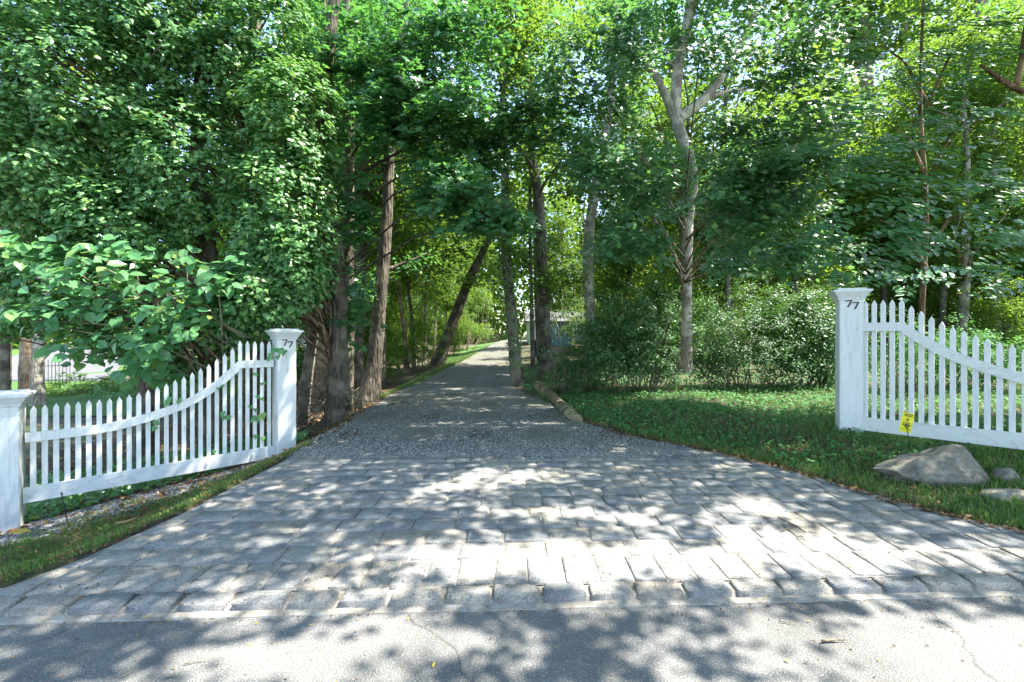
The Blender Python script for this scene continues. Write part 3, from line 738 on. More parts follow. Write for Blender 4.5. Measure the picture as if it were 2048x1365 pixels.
# name, label, bark, rows, crown spec: list of (px, py, dY, rx_px, ry_px, rY, clusters), leaf material, template, leaf size
TREES = [
 ('slender grey trunk leaning beside the left gate post', 'bark_grey', [(602,852,30),(613,760,28),(628,660,26),(640,560,24),(650,440,22),(654,330,20),(650,180,18),(646,20,15)],
   [(660,250,0,90,140,1.0,30),(650,30,-.6,90,110,.8,50),(670,160,-.6,60,80,.6,30)], 'maple'),
 ('stout sunlit trunk with rough bark behind the leaning grey one', 'bark_brown', [(634,812,46),(643,740,40),(650,660,34),(656,600,30),(664,450,26),(670,250,22),(676,30,18)],
   [(690,120,0,110,160,1.2,40)], 'maple'),
 ('tall dark trunk with a flared foot on the left drive edge', 'bark_dark', [(735,812,56),(747,735,40),(757,640,35),(766,540,32),(774,420,28),(779,320,26),(788,240,24),(800,120,20),(812,0,17)],
   [(800,60,0,150,120,1.5,60),(900,40,1,150,110,1.5,70),(740,-20,1,120,80,1.2,40),(1000,-60,2,180,70,1.6,60),(880,150,1.5,110,70,1.2,40),(960,20,3,120,110,1.5,50),(740,300,.3,70,90,.8,25),(700,560,.2,60,60,.6,22)], 'maple'),
 ('dark thick trunk half hidden behind the flared one', 'bark_dark', [(706,790,42),(714,700,36),(720,600,30),(724,450,26),(720,250,20),(715,30,16)],
   [(700,380,0,80,120,1.0,30)], 'forest'),
 ('thin brown sapling stem standing in the left brush', 'bark_brown', [(814,746,15),(808,660,12),(800,600,10),(795,500,8),(800,380,6)],
   [(800,500,0,70,70,1.0,22)], 'lime'),
 ('dark trunk leaning to the right over the drive', 'bark_dark', [(874,732,36),(893,680,30),(915,620,27),(940,555,22),(972,490,17),(1000,420,12),(1015,340,9)],
   [(960,400,0,120,90,2.0,60),(900,500,0,70,60,1.5,26)], 'forest'),
 ('ivy covered trunk on the right edge of the drive', 'bark_dark', [(1037,772,34),(1028,700,30),(1020,600,26),(1013,500,24),(1009,300,20),(1005,150,18),(1000,0,14)],
   [(1000,120,0,120,120,1.6,50),(960,0,1,150,120,1.6,70),(1060,40,2,120,120,1.6,50),(940,220,3,70,60,1.2,25),(1010,470,0,40,120,.5,30)], 'forest'),
 ('broad dark trunk right of the ivy covered one', 'bark_dark', [(1098,758,50),(1092,690,36),(1088,600,31),(1083,500,28),(1078,400,25),(1062,300,21),(1055,180,18),(1050,0,15)],
   [(1080,100,0,130,130,1.6,55),(1110,560,0,50,60,.7,22)], 'forest'),
 ('thin dark stem between the two ivy side trunks', 'bark_dark', [(1066,740,11),(1063,600,10),(1060,420,9),(1063,150,8)],
   [(1060,300,0,60,70,1.2,18)], 'forest'),
 ('grey brown trunk rising from the shrubs right of the drive', 'bark_pale', [(1184,735,32),(1181,640,27),(1176,530,27),(1180,450,25),(1190,380,23),(1210,280,21),(1225,150,19),(1232,0,16)],
   [(1230,60,0,120,100,1.4,50),(1160,-10,3,130,80,1.4,50),(1140,230,4,60,70,1.4,30),(1300,-20,3,120,70,1.4,40),(1160,320,0,90,60,1.0,30)], 'teal'),
 ('pale crooked trunk forking into two limbs', 'bark_pale', [(1370,748,38),(1371,660,33),(1373,560,29),(1376,440,28),(1385,355,30),(1368,290,30),(1352,235,29),(1355,150,26),(1373,60,25),(1382,0,24)],
   [(1380,60,0,170,90,1.4,55),(1300,330,-.6,120,60,.8,45),(1540,290,.8,100,50,.9,50),(1480,380,.8,90,50,.8,45),(1470,500,.8,70,45,.6,30)], 'teal'),
 ('narrow dark trunk behind the shrubs, left of the pale one', 'bark_dark', [(1307,640,15),(1300,560,14),(1292,500,13),(1282,300,11),(1275,100,9)],
   [(1280,200,0,80,110,1.4,26)], 'forest'),
 ('straight grey trunk close behind the pale crooked one', 'bark_grey', [(1328,660,22),(1328,560,19),(1333,420,16),(1338,250,14),(1345,50,12)],
   [(1340,180,0,80,100,1.4,26)], 'forest'),
 ('ivy wrapped trunk half sunk in the bright shrub', 'bark_grey', [(1280,690,18),(1266,610,15),(1255,500,15),(1248,330,14),(1245,100,12)],
   [(1252,470,0,30,90,.4,22),(1250,150,0,80,100,1.3,26)], 'forest'),
 ('massive dark trunk behind the right gate post', 'bark_dark', [(1762,640,52),(1752,560,48),(1744,400,46),(1738,280,44),(1728,160,40),(1720,30,36)],
   [(1730,60,0,150,90,1.6,55),(1620,0,1,140,90,1.6,60),(1500,-20,2,130,80,1.6,50),(1760,-60,0,160,80,1.6,50),(1880,30,3,120,100,1.6,45),(1760,480,-.8,110,60,.8,40)], 'forest'),
 ('leaning dark trunk in front of the far lime foliage', 'bark_dark', [(1608,640,20),(1608,560,19),(1600,400,16),(1590,200,14)],
   [(1600,250,0,100,100,1.6,34)], 'forest'),
 ('short broad trunk left of the right post, deep in shade', 'bark_brown', [(1660,640,34),(1655,560,30),(1650,400,24),(1648,200,20)],
   [(1650,200,0,100,110,1.6,34),(1660,60,1,120,90,1.6,45),(1550,180,2,90,80,1.6,30)], 'forest'),
 ('grey trunk seen over the tall pickets', 'bark_grey', [(1806,640,26),(1805,500,22),(1805,380,20),(1806,200,17),(1808,40,14)],
   [(1810,200,0,90,120,1.5,32)], 'forest'),
 ('furrowed grey trunk above the sloping fence', 'bark_grey', [(1948,690,50),(1950,560,44),(1953,400,40),(1956,250,34),(1960,60,28)],
   [(1960,120,0,120,110,1.5,44),(1900,-20,1,160,80,1.5,50),(1990,30,2,120,90,1.5,40)], 'forest'),
 ('dark trunk leaning right beyond the furrowed one', 'bark_dark', [(1982,640,24),(1990,500,22),(2000,400,23),(2009,300,22),(2016,120,18)],
   [(2010,200,0,90,110,1.5,32)], 'lime'),
 ('brown trunk cut by the right edge of the picture', 'bark_brown', [(2043,700,26),(2044,560,22),(2046,400,20),(2050,200,17)],
   [(2060,250,0,90,130,1.2,32)], 'frond2'),
 ('thin orange stem rising behind the right fence', 'bark_brown', [(1904,680,10),(1908,560,9),(1912,470,8),(1902,370,8),(1912,230,7),(1915,60,6)],
   [(1900,330,0,60,60,.8,16)], 'lime'),
 ('dark trunk half hidden by the low left post', 'bark_dark', [(10,800,20),(12,700,20),(12,560,18),(10,300,15)],
   [(10,300,0,60,60,.8,10)], 'maple'),
 ('rough brown trunk behind the low left post', 'bark_brown', [(48,800,22),(50,720,21),(52,600,19),(54,380,16)],
   [(60,300,0,60,60,.8,10)], 'maple'),
 ('pale grey trunk beside the iron gate', 'bark_pale', [(76,815,30),(74,740,26),(80,680,26),(86,560,24),(90,300,20)],
   [(90,300,0,60,60,.8,10)], 'maple'),
 ('thin reddish trunk under the ivy by the fence', 'bark_brown', [(486,760,32),(484,690,28),(482,620,26),(470,400,22),(455,150,18)],
   [], 'ivy'),
 ('slim straight trunk between the two shrubs', 'bark_dark', [(1455,690,14),(1452,560,13),(1448,420,12),(1450,250,10)], [(1450,200,0,80,70,1.2,18)], 'forest'),
 ('curving dark stem left of the deep shaded trunk', 'bark_dark', [(1560,680,12),(1552,600,11),(1566,500,10),(1558,380,9),(1540,240,8)], [(1550,180,0,70,60,1.2,16)], 'forest'),
 ('very dark slim trunk over the low pickets', 'bark_dark', [(1885,690,20),(1884,600,19),(1882,480,18),(1880,340,17),(1878,180,14)], [(1880,120,0,90,80,1.2,20)], 'forest'),
 ('slim dark trunk just right of the drive bend', 'bark_dark', [(1078,735,9),(1074,640,9),(1070,520,8),(1068,300,8)],
   [(1070,250,0,60,80,1.2,16)], 'lime'),
]
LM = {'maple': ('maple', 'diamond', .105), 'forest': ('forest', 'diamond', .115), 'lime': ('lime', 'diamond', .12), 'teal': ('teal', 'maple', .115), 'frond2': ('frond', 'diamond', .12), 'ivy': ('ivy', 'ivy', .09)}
for ti, (label, bk, rows, crowns, lm) in enumerate(TREES):
    tr, X, Y = px_trunk(rows)
    t = empty('forest_tree', (X, Y, tr[0][2] + .35), label, 'tree')
    trunk(t, tr, M[bk], seed=ti, n=14 if Y < 16 else 9, nz=.13, step=.2 if Y < 16 else .5)
    L = limbs(t, tr, tr[0][2] + (2.8 if Y < 14 else 4), 7 if Y < 16 else 5, 1.5 if Y < 14 else 2.2, M[bk], ti, bias=(0, 0))
    mt, tp, lf = LM[lm]
    if Y > 14: tp = 'diamond'
    parts_ = []
    for (px, py, dY, rx, ry, rY, k) in crowns:
        yy = Y + dY; c = np.array(W(px, py, yy)); r = np.array([rx / F * yy, rY, ry / F * yy])
        k2 = int(k * (1.0 if Y < 13 else 1.3))
        P, d = shell_points(k2, c, r, .2)
        scl = max(1.0, Y / 11)
        parts_.append(layer_sprays(P, 34, .42 * scl, lf * scl, thick=.09))
    if len(L) and lm != 'ivy':
        scl = max(1.0, Y / 11); parts_.append(layer_sprays(L, 22, .38 * scl, lf * scl, thick=.1))
    if parts_:
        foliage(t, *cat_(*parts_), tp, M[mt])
    if ti == 10: PALE = t
    if ti == 10:      # the two limbs of the forked tree
        for nm, rr in (('limb', [(1352,240,20),(1335,200,16),(1316,160,14),(1300,138,15),(1288,128,12)]), ('limb', [(1358,236,22),(1398,208,20),(1432,170,16),(1462,120,13),(1490,70,10),(1512,25,7)]), ('limb', [(1400,206,10),(1440,188,8),(1480,180,6),(1530,172,4)])):
            trunk(t, [tuple(W(a, b, Y - .05 * j)) + (w / F * Y / 2,) for j, (a, b, w) in enumerate(rr)], M['bark_pale'], nm, 5, 9, .08, .12)
    if ti in (6, 13, 7):   # ivy climbing the stem
        s = np.array(spline(tr, .1)); s = s[(s[:, 2] > .6) & (s[:, 2] < 5.5)]
        idx = R.integers(0, len(s), 240 if ti != 7 else 70); a = R.random(len(idx)) * 6.28
        o_ = np.stack([np.cos(a), np.sin(a), 0 * a], 1); C = s[idx, :3] + o_ * s[idx, 3:4] * 1.1
        foliage(t, *ball_sprays(C, o_, 9, .14, .075), 'diamond', M['ivy'], 'ivy')

# ---- the big ivy mass on the left: several ivy clad trees
def ivy_tree(label, pos_px, blobs, leafn, singles, base=None):
    X, Y = hit(*pos_px) if base is None else base
    t = empty('ivy_clad_tree', (X, Y, float(G(X, Y))), label, 'tree')
    P_ = []; Cc = []
    for (px, py, yy, rx, ry, rY, k) in blobs:
        k = int(k * 2.0); c = np.array(W(px, py, yy)); r = np.array([rx / F * yy, rY, ry / F * yy])
        P, d = shell_points(k, c, r, .55); keep = (d[:, 1] < .45) | (R.random(k) < .35); P, d = P[keep], d[keep]
        P_.append(ball_sprays(P, d, 27, .22, .086)); Cc.append(P)
    foliage(t, *cat_(*P_), 'ivy', M['ivy'], 'ivy_crown', singles)
    C = np.concatenate(Cc)
    # stem and bare twigs that show in the gaps
    s = [(X, Y + .5, float(G(X, Y)) - .2, .20)] + [(X + .15 * math.sin(k), Y + .5, float(G(X, Y)) + k * 1.3, .19 - .012 * k) for k in range(1, 9)]
    trunk(t, s, M['bark_dark'], seed=3, n=10)
    b = MB(); rs2 = random.Random(int(X * 100))
    for k in range(60):
        q = Vector(C[rs2.randrange(len(C))]); a0 = Vector((X, Y + .4, max(.8, q.z - 1.0)))
        m_ = a0.lerp(q, .5) + Vector((rs2.uniform(-.3, .3), rs2.uniform(-.2, .2), rs2.uniform(-.1, .4)))
        e_ = q + Vector((rs2.uniform(-.2, .2), -.12, rs2.uniform(0, .3)))
        b.tube([a0, m_, q, e_], [.03, .018, .009, .003], 5, 0, k)
    b.obj('branches', M['bark_brown'], t, True)['kind'] = 'stuff'
    return t
ivy_tree('ivy clad tree nearest the left gate post, rounded bulging side', (560, 800), [(570,430,7.9,105,190,.9,190),(590,250,8.0,95,130,.9,110),(520,590,7.7,110,75,.7,80),(600,540,7.8,70,80,.6,50)], 0, 280, (-3.6, 8.3))
ivy_tree('ivy clad tree rising to the top left corner, brightest leaves', (300, 800), [(150,170,7.6,190,150,1.0,210),(60,330,7.4,150,120,.8,110),(300,60,7.9,150,130,1.0,120),(180,-120,7.8,260,140,1.2,120),(0,160,7.8,110,150,.8,110),(250,300,8.3,130,110,.8,90),(30,-60,7.6,160,120,1,70)], 0, 280, (-7.3, 8.2))
ivy_tree('ivy clad tree in the middle of the green wall, darker gaps', (430, 800), [(380,330,8.0,120,150,.9,150),(420,130,8.2,130,120,.9,120),(250,450,7.7,130,100,.8,90),(520,80,8.4,120,110,.9,90),(450,-100,8.4,200,130,1.0,90)], 0, 280, (-5.3, 8.5))
t = ivy_tree('dark ivy thicket filling the lower part behind the fence', (300, 800), [(300,660,7.3,150,60,.5,70),(120,560,7.3,140,70,.6,60),(60,440,7.8,150,90,.8,80),(200,430,8.2,150,80,.8,70),(440,640,7.6,90,60,.5,44),(30,620,7.6,90,60,.5,30),(330,730,7.4,60,35,.3,26)], 0, 150, (-5.9, 8.0))

# ---- broad leaved vine in front of the ivy, over the fence
bx, by = hit(250, 830)
vine = empty('broadleaf_vine', (-5.0, 6.9, -.6), 'broad leaved vine with large pale leaves hanging over the left fence', 'vine')
cs = []
for (px, py, yy, rx, ry, k) in ((250,560,6.7,190,70,34),(110,640,6.6,90,60,16),(330,660,6.6,120,60,22),(200,520,6.9,160,40,16),(430,560,6.9,80,60,12),(300,740,6.7,50,30,7),(60,520,6.7,80,40,9),(170,690,6.7,60,30,7)):
    P, d = shell_points(k, np.array(W(px, py, yy)), np.array([rx / F * yy, .35, ry / F * yy]), .2); cs.append(P)
C = np.concatenate(cs); P = ball_sprays(C, np.tile([0.1, -1, .35], (len(C), 1)), 8, .22, .185, .35)
P[2][:] = np.array([0, 0, -.5]) + gauss(len(P[2]), .75)
foliage(vine, *P, 'ovate', M['broad'], 'foliage', 300)
b = MB()
for k in range(40):
    q = Vector(C[k % len(C)]); r_ = random.Random(k); a0 = Vector((-5.2 + r_.uniform(-1, 1), 7.2, .6 + r_.random()))
    b.tube([a0, a0.lerp(q, .5) + Vector((0, 0, .25)), q, q + Vector((r_.uniform(-.2, .2), -.1, -.06))], [.012, .009, .006, .003], 5)
b.obj('stem', M['twig'], vine, True)['kind'] = 'stuff'

# ---- overhanging maple boughs in the middle
maple = empty('maple_tree', (-2.6, 10.4, .0), 'maple with long boughs reaching over the middle of the drive', 'tree')
mt_ = [(-3.9, 10.3, -.5, .17), (-3.85, 10.3, 1, .15), (-3.8, 10.2, 3.5, .13), (-3.7, 10.0, 6.5, .11), (-3.7, 9.8, 10, .06)]
trunk(maple, mt_, M['bark_dark'], seed=9)
bough = [(950,270,9.4,70,45,40),(960,330,9.8,60,40,26),(830,180,8.6,150,45,50),(900,215,8.2,90,30,34),(780,260,8.6,90,40,34),(930,400,8.0,100,35,40),(900,350,8.2,90,30,28),(1010,440,8.0,55,22,16),(720,110,8.8,110,60,40),(900,60,8.8,170,50,50),(1060,240,9.0,120,40,36),(700,400,8.9,60,60,22),(700,620,9.0,50,60,20),(860,300,8.8,90,60,26)]
cs = []
for (px, py, yy, rx, ry, k) in bough:
    P, d = shell_points(int(k * 1.1), np.array(W(px, py, yy)), np.array([rx / F * yy, .7, ry * 1.4 / F * yy]), .05); cs.append(P)
C = np.concatenate(cs)
foliage(maple, *layer_sprays(C, 26, .34, .14, .5, .6, .05, .6), 'maple', M['maple'], 'crown', 300)
b = MB()
for k, (px, py, yy, rx, ry, _) in enumerate(bough):
    q = W(px, py, yy); a0 = Vector((-3.75, 10.1, min(max(q.z - .8, 1.5), 7)))
    e_ = W(px + rx, py + ry * .5, yy - .3)
    b.tube([a0, a0.lerp(q, .5) + Vector((0, 0, .35)), q, e_], [.030, .021, .013, .004], 6, .05, k)
    for j in range(8):
        q1 = Vector(C[(k * 31 + j * 7) % len(C)]); b.tube([q, q.lerp(q1, .6) + Vector((0, 0, .08)), q1], [.010, .007, .003], 4) if (q1 - q).length < 1.6 else None
b.obj('branches', M['bark_dark'], maple, True)['kind'] = 'stuff'

# ---- maple layers before the right woods, sky blue put into their leaf colour
m2 = PALE; PX, PY = m2.location[0], m2.location[1]
cs = []
tb = [(1250,350,8.8,120,26,40),(1180,300,9.0,70,25,20),(1290,480,8.9,110,26,36),(1500,260,8.8,110,28,40),(1560,330,8.2,130,26,54),(1480,420,8.6,140,30,48),(1560,400,8.7,90,26,30),(1400,90,8.8,150,40,40),(1260,90,9.0,90,40,26),(1120,130,9.0,90,50,30),(1600,120,8.8,120,50,36),(1450,520,9.2,80,26,20),(1600,500,8.4,80,28,26),(1650,230,8.9,90,40,26),(1480,340,9.2,80,40,22),(1620,60,9.2,110,50,30),(1300,420,9.1,80,35,20),(1230,210,9.2,90,35,24)]
for (px, py, yy, rx, ry, k) in tb:
    P, d = shell_points(int(k * 1.15), np.array(W(px, py, yy)), np.array([rx * 1.15 / F * yy, .8, ry * 1.7 / F * yy]), .05); cs.append(P)
C = np.concatenate(cs)
qx = 1024 + C[:, 0] / C[:, 1] * F; qy = HZ - (C[:, 2] - CH) / C[:, 1] * F; tx = np.interp(qy, [0, 60, 150, 235, 290, 355, 440, 660], [1382, 1373, 1355, 1352, 1368, 1385, 1376, 1371])
C = C[(abs(qx - tx) > 42) | ((qy > 350) & (qy < 420))]
foliage(m2, *layer_sprays(C, 24, .34, .125, .45, .6, .07, .6), 'maple', M['teal'], 'crown', 250)
b = MB()
for k, (px, py, yy, rx, ry, _) in enumerate(tb):
    q = W(px, py + ry * .3, yy); a0 = Vector((PX, PY, min(max(q.z - .9, 3.5), 9)))
    b.tube([a0, a0.lerp(q, .5) + Vector((0, 0, .2)), q, W(px - rx * .8, py + 10, yy - .2)], [.035, .024, .014, .004], 6, .05, k)
b.obj('branches', M['bark_grey'], m2, True)['kind'] = 'stuff'

# ---- compound leaved tree, right
wal = empty('compound_leaf_tree', (7.9, 8.6, .3), 'tree with long feathered fronds hanging over the right fence', 'tree')
trunk(wal, [(8.2, 8.8, 0, .055), (8.1, 8.7, 2, .048), (8.0, 8.5, 4, .042), (7.7, 8.3, 6, .03), (7.5, 8, 8, .02)], M['bark_brown'], seed=14, n=9)
FP = [[], [], [], []]; rb = MB()
def frond(o, d, L, npair, leaf, seed):
    r_ = random.Random(seed); o = Vector(o); d = Vector(d).normalized(); side = d.cross(Vector((0, 0, 1))).normalized(); pts = []
    for k in range(npair + 1):
        t = k / npair; p = o + d * L * t + Vector((0, 0, -.40 * L * t * t)); pts.append(p)
        if k == 0: continue
        for sgn in (-1, 1):
            s = leaf * (.75 + .5 * math.sin(math.pi * min(1, t * .9 + .1))) * (.85 + .3 * r_.random())
            FP[0].append(tuple(p)); FP[1].append((side.x * sgn * -.15 + r_.uniform(-.2, .2), side.y * sgn * -.15 - .75 + r_.uniform(-.2, .2), 1))
            tt = side * sgn + d * .38 + Vector((0, 0, -.55)); FP[2].append(tuple(tt)); FP[3].append(s)
    FP[0].append(tuple(pts[-1])); FP[1].append((0, -.6, 1)); FP[2].append(tuple(d + Vector((0, 0, -.5)))); FP[3].append(leaf)
    rb.tube(pts, [.006 * (1 - .7 * k / npair) for k in range(npair + 1)], 4, 0)
sd = 0
for (px, py, yy, rx, ry, k) in ((1760,440,6.9,120,60,30),(1850,320,7.0,150,50,34),(1960,215,6.6,90,30,16),(1950,420,7.2,120,60,26),(1780,250,7.4,120,60,26),(1950,60,7.0,120,50,30),(1760,90,7.6,140,60,26),(2010,520,7.4,60,60,12),(1700,520,7.6,80,40,14),(1900,140,6.8,100,30,16),(1800,545,7.8,90,30,12),(1700,330,7.4,70,40,14)):
    for j in range(int(k * .75)):
        c = W(px + R.uniform(-rx, rx), py + R.uniform(-ry, ry), yy + R.uniform(-.5, .5)); sd += 1
        a = R.uniform(math.pi * .75, math.pi * 1.35) if R.random() < .7 else R.uniform(0, 6.28)
        d = (math.cos(a), math.sin(a) * .9, .05 + .2 * R.random())
        frond(c - Vector(d) * .3, d, .62 + .25 * R.random(), 5 + int(3 * R.random()), .175, sd)
foliage(wal, *[np.array(x, float) for x in FP], 'leaflet', M['frond'], 'crown', 300, 'leaflet')
o = rb.obj('leaf_stalks', M['cover'], wal); o['kind'] = 'stuff'
b = MB()
for k, (px, py, yy) in enumerate(((1760,440,6.9),(1850,320,7.0),(1960,215,6.6),(1950,420,7.2),(1780,250,7.4),(1950,60,7.0),(1760,90,7.6))):
    q = W(px, py, yy); a0 = Vector((8.0, 8.5, max(1.5, q.z - .5))); b.tube([a0, a0.lerp(q, .5) + Vector((0, 0, .25)), q], [.035, .022, .006], 6, .05, k)
for rr in ([(2048,185),(2010,165),(1985,148),(1960,130)], [(2030,180),(2040,140),(2046,90),(2052,40)]):
    b.tube([W(a_, b_, 6.9) for a_, b_ in rr], [.045, .036, .03, .018], 8, .06, 3)
b.obj('branches', M['bark_brown'], wal, True)['kind'] = 'stuff'

# ------------------------------------------------------------------ background forest trees (shared crowns)
def crown_mesh(name, n, r, lo, nl, rad_, leaf, mat):
    P, d = shell_points(n, (0, 0, 0), r, lo)
    return leaf_mesh(name, *layer_sprays(P, nl, rad_, leaf, thick=.18, up=.8), 'diamond', mat)
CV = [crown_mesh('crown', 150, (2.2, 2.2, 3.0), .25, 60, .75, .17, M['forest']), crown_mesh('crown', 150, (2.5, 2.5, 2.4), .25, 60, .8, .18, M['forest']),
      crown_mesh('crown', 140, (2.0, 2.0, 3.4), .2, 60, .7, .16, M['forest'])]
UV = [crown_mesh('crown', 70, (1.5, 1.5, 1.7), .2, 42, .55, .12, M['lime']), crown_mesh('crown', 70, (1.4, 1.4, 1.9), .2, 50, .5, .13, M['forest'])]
TM = []
for k in range(4):
    rs2 = random.Random(k); pts = [(rs2.uniform(-.25, .25) * z / 6, rs2.uniform(-.25, .25) * z / 6, z, .17 * (1 - z / 17)) for z in (-.5, 0, 1.5, 3.5, 6, 9, 12, 14.5)]
    b = MB(); s = spline(pts, .8); b.tube([p[:3] for p in s], [p[3] for p in s], 8, .12, k)
    for j in range(9):
        z = rs2.uniform(3.5, 11); a = rs2.random() * 6.28; L = rs2.uniform(1.2, 2.8)
        q0 = Vector((0, 0, z)); q1 = q0 + Vector((math.cos(a) * L * .5, math.sin(a) * L * .5, L * .35)); q2 = q1 + Vector((math.cos(a + .4) * L * .5, math.sin(a + .4) * L * .5, L * .5))
        b.tube([q0, q1, q2], [.055, .035, .01], 5, .05, j)
    TM.append(b.mesh('trunk', M['bark_dark'] if k % 2 else M['bark_grey'], True))
def bg_tree(x, y, s, k, label, group, low=True):
    z0 = float(G(x, y)); t = empty('forest_tree', (x, y, z0), label, 'tree', group); r_ = random.Random(int(x * 31 + y * 17))
    tr = bpy.data.objects.new('trunk', TM[k % 4]); COL.objects.link(tr); tr.parent = t; tr.scale = (s * r_.uniform(.6, 1.3),) * 2 + (s,); tr.rotation_euler = (r_.uniform(-.05, .05), r_.uniform(-.06, .06), r_.random() * 6)
    for j, (dz, ds) in enumerate(((6.0, .8), (9.5, 1.0), (13, .9))):
        if r_.random() < (.15, .2, .5)[j]: continue
        c = bpy.data.objects.new('crown', CV[(k + j) % 3]); COL.objects.link(c); c.parent = t; c['kind'] = 'stuff'
        c.location = (r_.uniform(-.9, .9), r_.uniform(-.9, .9), dz * s); c.rotation_euler = (0, 0, r_.random() * 6.28); c.scale = (ds, ds, ds)
    return t
LB1 = 'slender tree deep in the woods right of the drive'; GR1 = 'slender trees deep in the right woods'
pos = []; tries = 0
while len(pos) < 58 and tries < 5000:
    tries += 1; y = R.uniform(18, 46); x = R.uniform(2.5, 1.35 * y + 6)
    if x < float(xr(y)) + 1.8 or (x < 11 and 23 < y < 46): continue
    if all((x - a) ** 2 + (y - b_) ** 2 > 3.4 for a, b_ in pos): pos.append((x, y))
for i, (x, y) in enumerate(pos):
    nf = 'nearer' if y < 30 else 'farther'; bk = 'dark barked' if i % 2 else 'grey barked'
    bg_tree(x, y, R.uniform(.85, 1.15), i, 'slender %s tree in the %s part of the right woods' % (bk, nf), 'slender %s trees in the %s right woods' % (bk, nf))
LB2 = 'tree in the strip of woods along the left of the drive'; GR2 = 'trees along the left of the drive'
pos2 = []; tries = 0
while len(pos2) < 16 and tries < 3000:
    tries += 1; y = R.uniform(13, 40); x = R.uniform(-11, -4.6)
    if x > float(xl(y)) - 1.5: continue
    if all((x - a) ** 2 + (y - b_) ** 2 > 6 for a, b_ in pos2): pos2.append((x, y))
for i, (x, y) in enumerate(pos2): bg_tree(x, y, R.uniform(.8, 1.1), i, LB2, GR2)
for i in range(26):
    y = R.uniform(49, 57); x = -30 + 60 * (i + R.random()) / 26
    if xl(y) - 1 < x < xr(y) + 1: continue
    t = bg_tree(x, y, R.uniform(.9, 1.3), i, 'sunlit tree closing the view beyond the bend of the drive', 'trees beyond the bend of the drive')
    c = bpy.data.objects.new('crown', CV[i % 3]); COL.objects.link(c); c.parent = t; c['kind'] = 'stuff'; c.location = (0, -1, 2.4)
# understorey saplings
def sapling(x, y, k, s, label, group):
    z0 = float(G(x, y)); t = empty('sapling', (x, y, z0), label, 'sapling', group); r_ = random.Random(k)
    tr = bpy.data.objects.new('stem', TM[k % 4]); COL.objects.link(tr); tr.parent = t; tr.scale = (.22, .22, .36 * s); tr.rotation_euler = (r_.uniform(-.1, .1), r_.uniform(-.1, .1), r_.random() * 6)
    for dz in (1.7, 3.6):
        c = bpy.data.objects.new('crown', UV[(k + (dz > 2)) % 2]); COL.objects.link(c); c.parent = t; c['kind'] = 'stuff'; c.location = (r_.uniform(-.4, .4), r_.uniform(-.4, .4), dz * s); c.rotation_euler = (0, 0, r_.random() * 6.28); c.scale = (s * .9,) * 3
for i in range(34):
    y = R.uniform(17, 36); x = R.uniform(3.0, 1.25 * y + 3)
    if x < float(xr(y)) + 2.2 or (x < 6.5 and y > 22): continue
    sapling(x, y, i, R.uniform(.75, 1.15), 'leafy sapling in the understorey between the right trunks', 'understorey saplings on the right')
for i in range(14):
    y = R.uniform(11.5, 34); x = R.uniform(-10.5, float(xl(y)) - 1.6)
    sapling(x, y, i + 60, R.uniform(.6, 1.0), 'leafy sapling in the brush left of the drive', 'saplings on the left of the drive')

# far wood that closes the view
n = 100000
a = R.uniform(rad(-62), rad(62), n); d = R.uniform(58, 80, n); X = np.sin(a) * d; Y = np.cos(a) * d
Z = -.6 + 36 * R.random(n) * (.75 + .25 * np.sin(a * 23)) 
c = np.stack([X, Y, Z], 1)
Nn = gauss(n, .8) + np.array([0, -.4, .5]); T = gauss(n) + np.array([0, 0, -.6])
o = link('distant_wood', leaf_mesh('distant_wood', c, Nn, T, R.uniform(.5, 1.0, n), 'diamond', M['lime']))
tag(o, 'bright green mass of distant woods closing the view', 'woods', None, 'stuff')

# ------------------------------------------------------------------ shrubs
def shrub(label, px, py, blobs, mt, nl=44, leaf=.06, cl=.24, tp='diamond', twigs=26, name='shrub'):
    X, Y = hit(px, py); t = empty(name, (X, Y, float(G(X, Y))), label, 'shrub'); P_ = []; CC = []
    for (bx_, by_, rx, ry, rY, k, dy) in blobs:
        yy = Y + dy; c = np.array(W(bx_, by_, yy)); P, d = shell_points(k, c, np.array([rx / F * yy, rY, ry / F * yy]) * 1.15, .15)
        P = P + gauss(k) * .16 * (R.random((k, 1)) < .5); P_.append(ball_sprays(P, d, nl, cl * (.6 + 1.0 * R.random()), leaf * (.8 + .6 * R.random()), .2)); CC.append(P)
    foliage(t, *cat_(*P_), tp, M[mt], 'foliage')
    C = np.concatenate(CC); b = MB(); r_ = random.Random(int(px))
    for k in range(twigs):
        q = Vector(C[r_.randrange(len(C))]); a0 = Vector((X + (q.x - X) * .5, Y + .3, float(G(X, Y)))); mm = a0.lerp(q, .55) + Vector((r_.uniform(-.2, .2), r_.uniform(-.2, .2), .1))
        b.tube([a0, mm, q], [.016, .010, .003], 5)
    b.obj('stems', M['twig'], t, True)['kind'] = 'stuff'
    return t
shrub('sunlit small leaved shrub left of the pale crooked trunk', 1280, 790, [(1290,660,95,90,.9,200,.3),(1230,710,60,60,.6,80,0),(1330,620,60,60,.6,70,.6),(1330,730,50,35,.4,50,.6),(1200,650,60,60,.7,60,1)], 'shrub')
shrub('low dark shrub beside the mossy log', 1150, 790, [(1150,735,60,40,.7,90,.3),(1190,700,45,50,.6,60,.6)], 'shrub')
shrub('wide dark shrub in the shade right of the pale trunk', 1500, 785, [(1490,690,100,75,.9,190,.4),(1420,640,50,60,.6,60,.8),(1560,640,60,60,.7,80,.8),(1420,720,50,45,.5,60,.8),(1570,720,60,50,.5,70,.2),(1500,610,90,40,.7,60,1.5)], 'shrub')
shrub('glossy shrub close to the left side of the right post', 1630, 780, [(1625,690,60,85,.8,140,.2),(1660,620,50,50,.6,60,.5)], 'shrub')
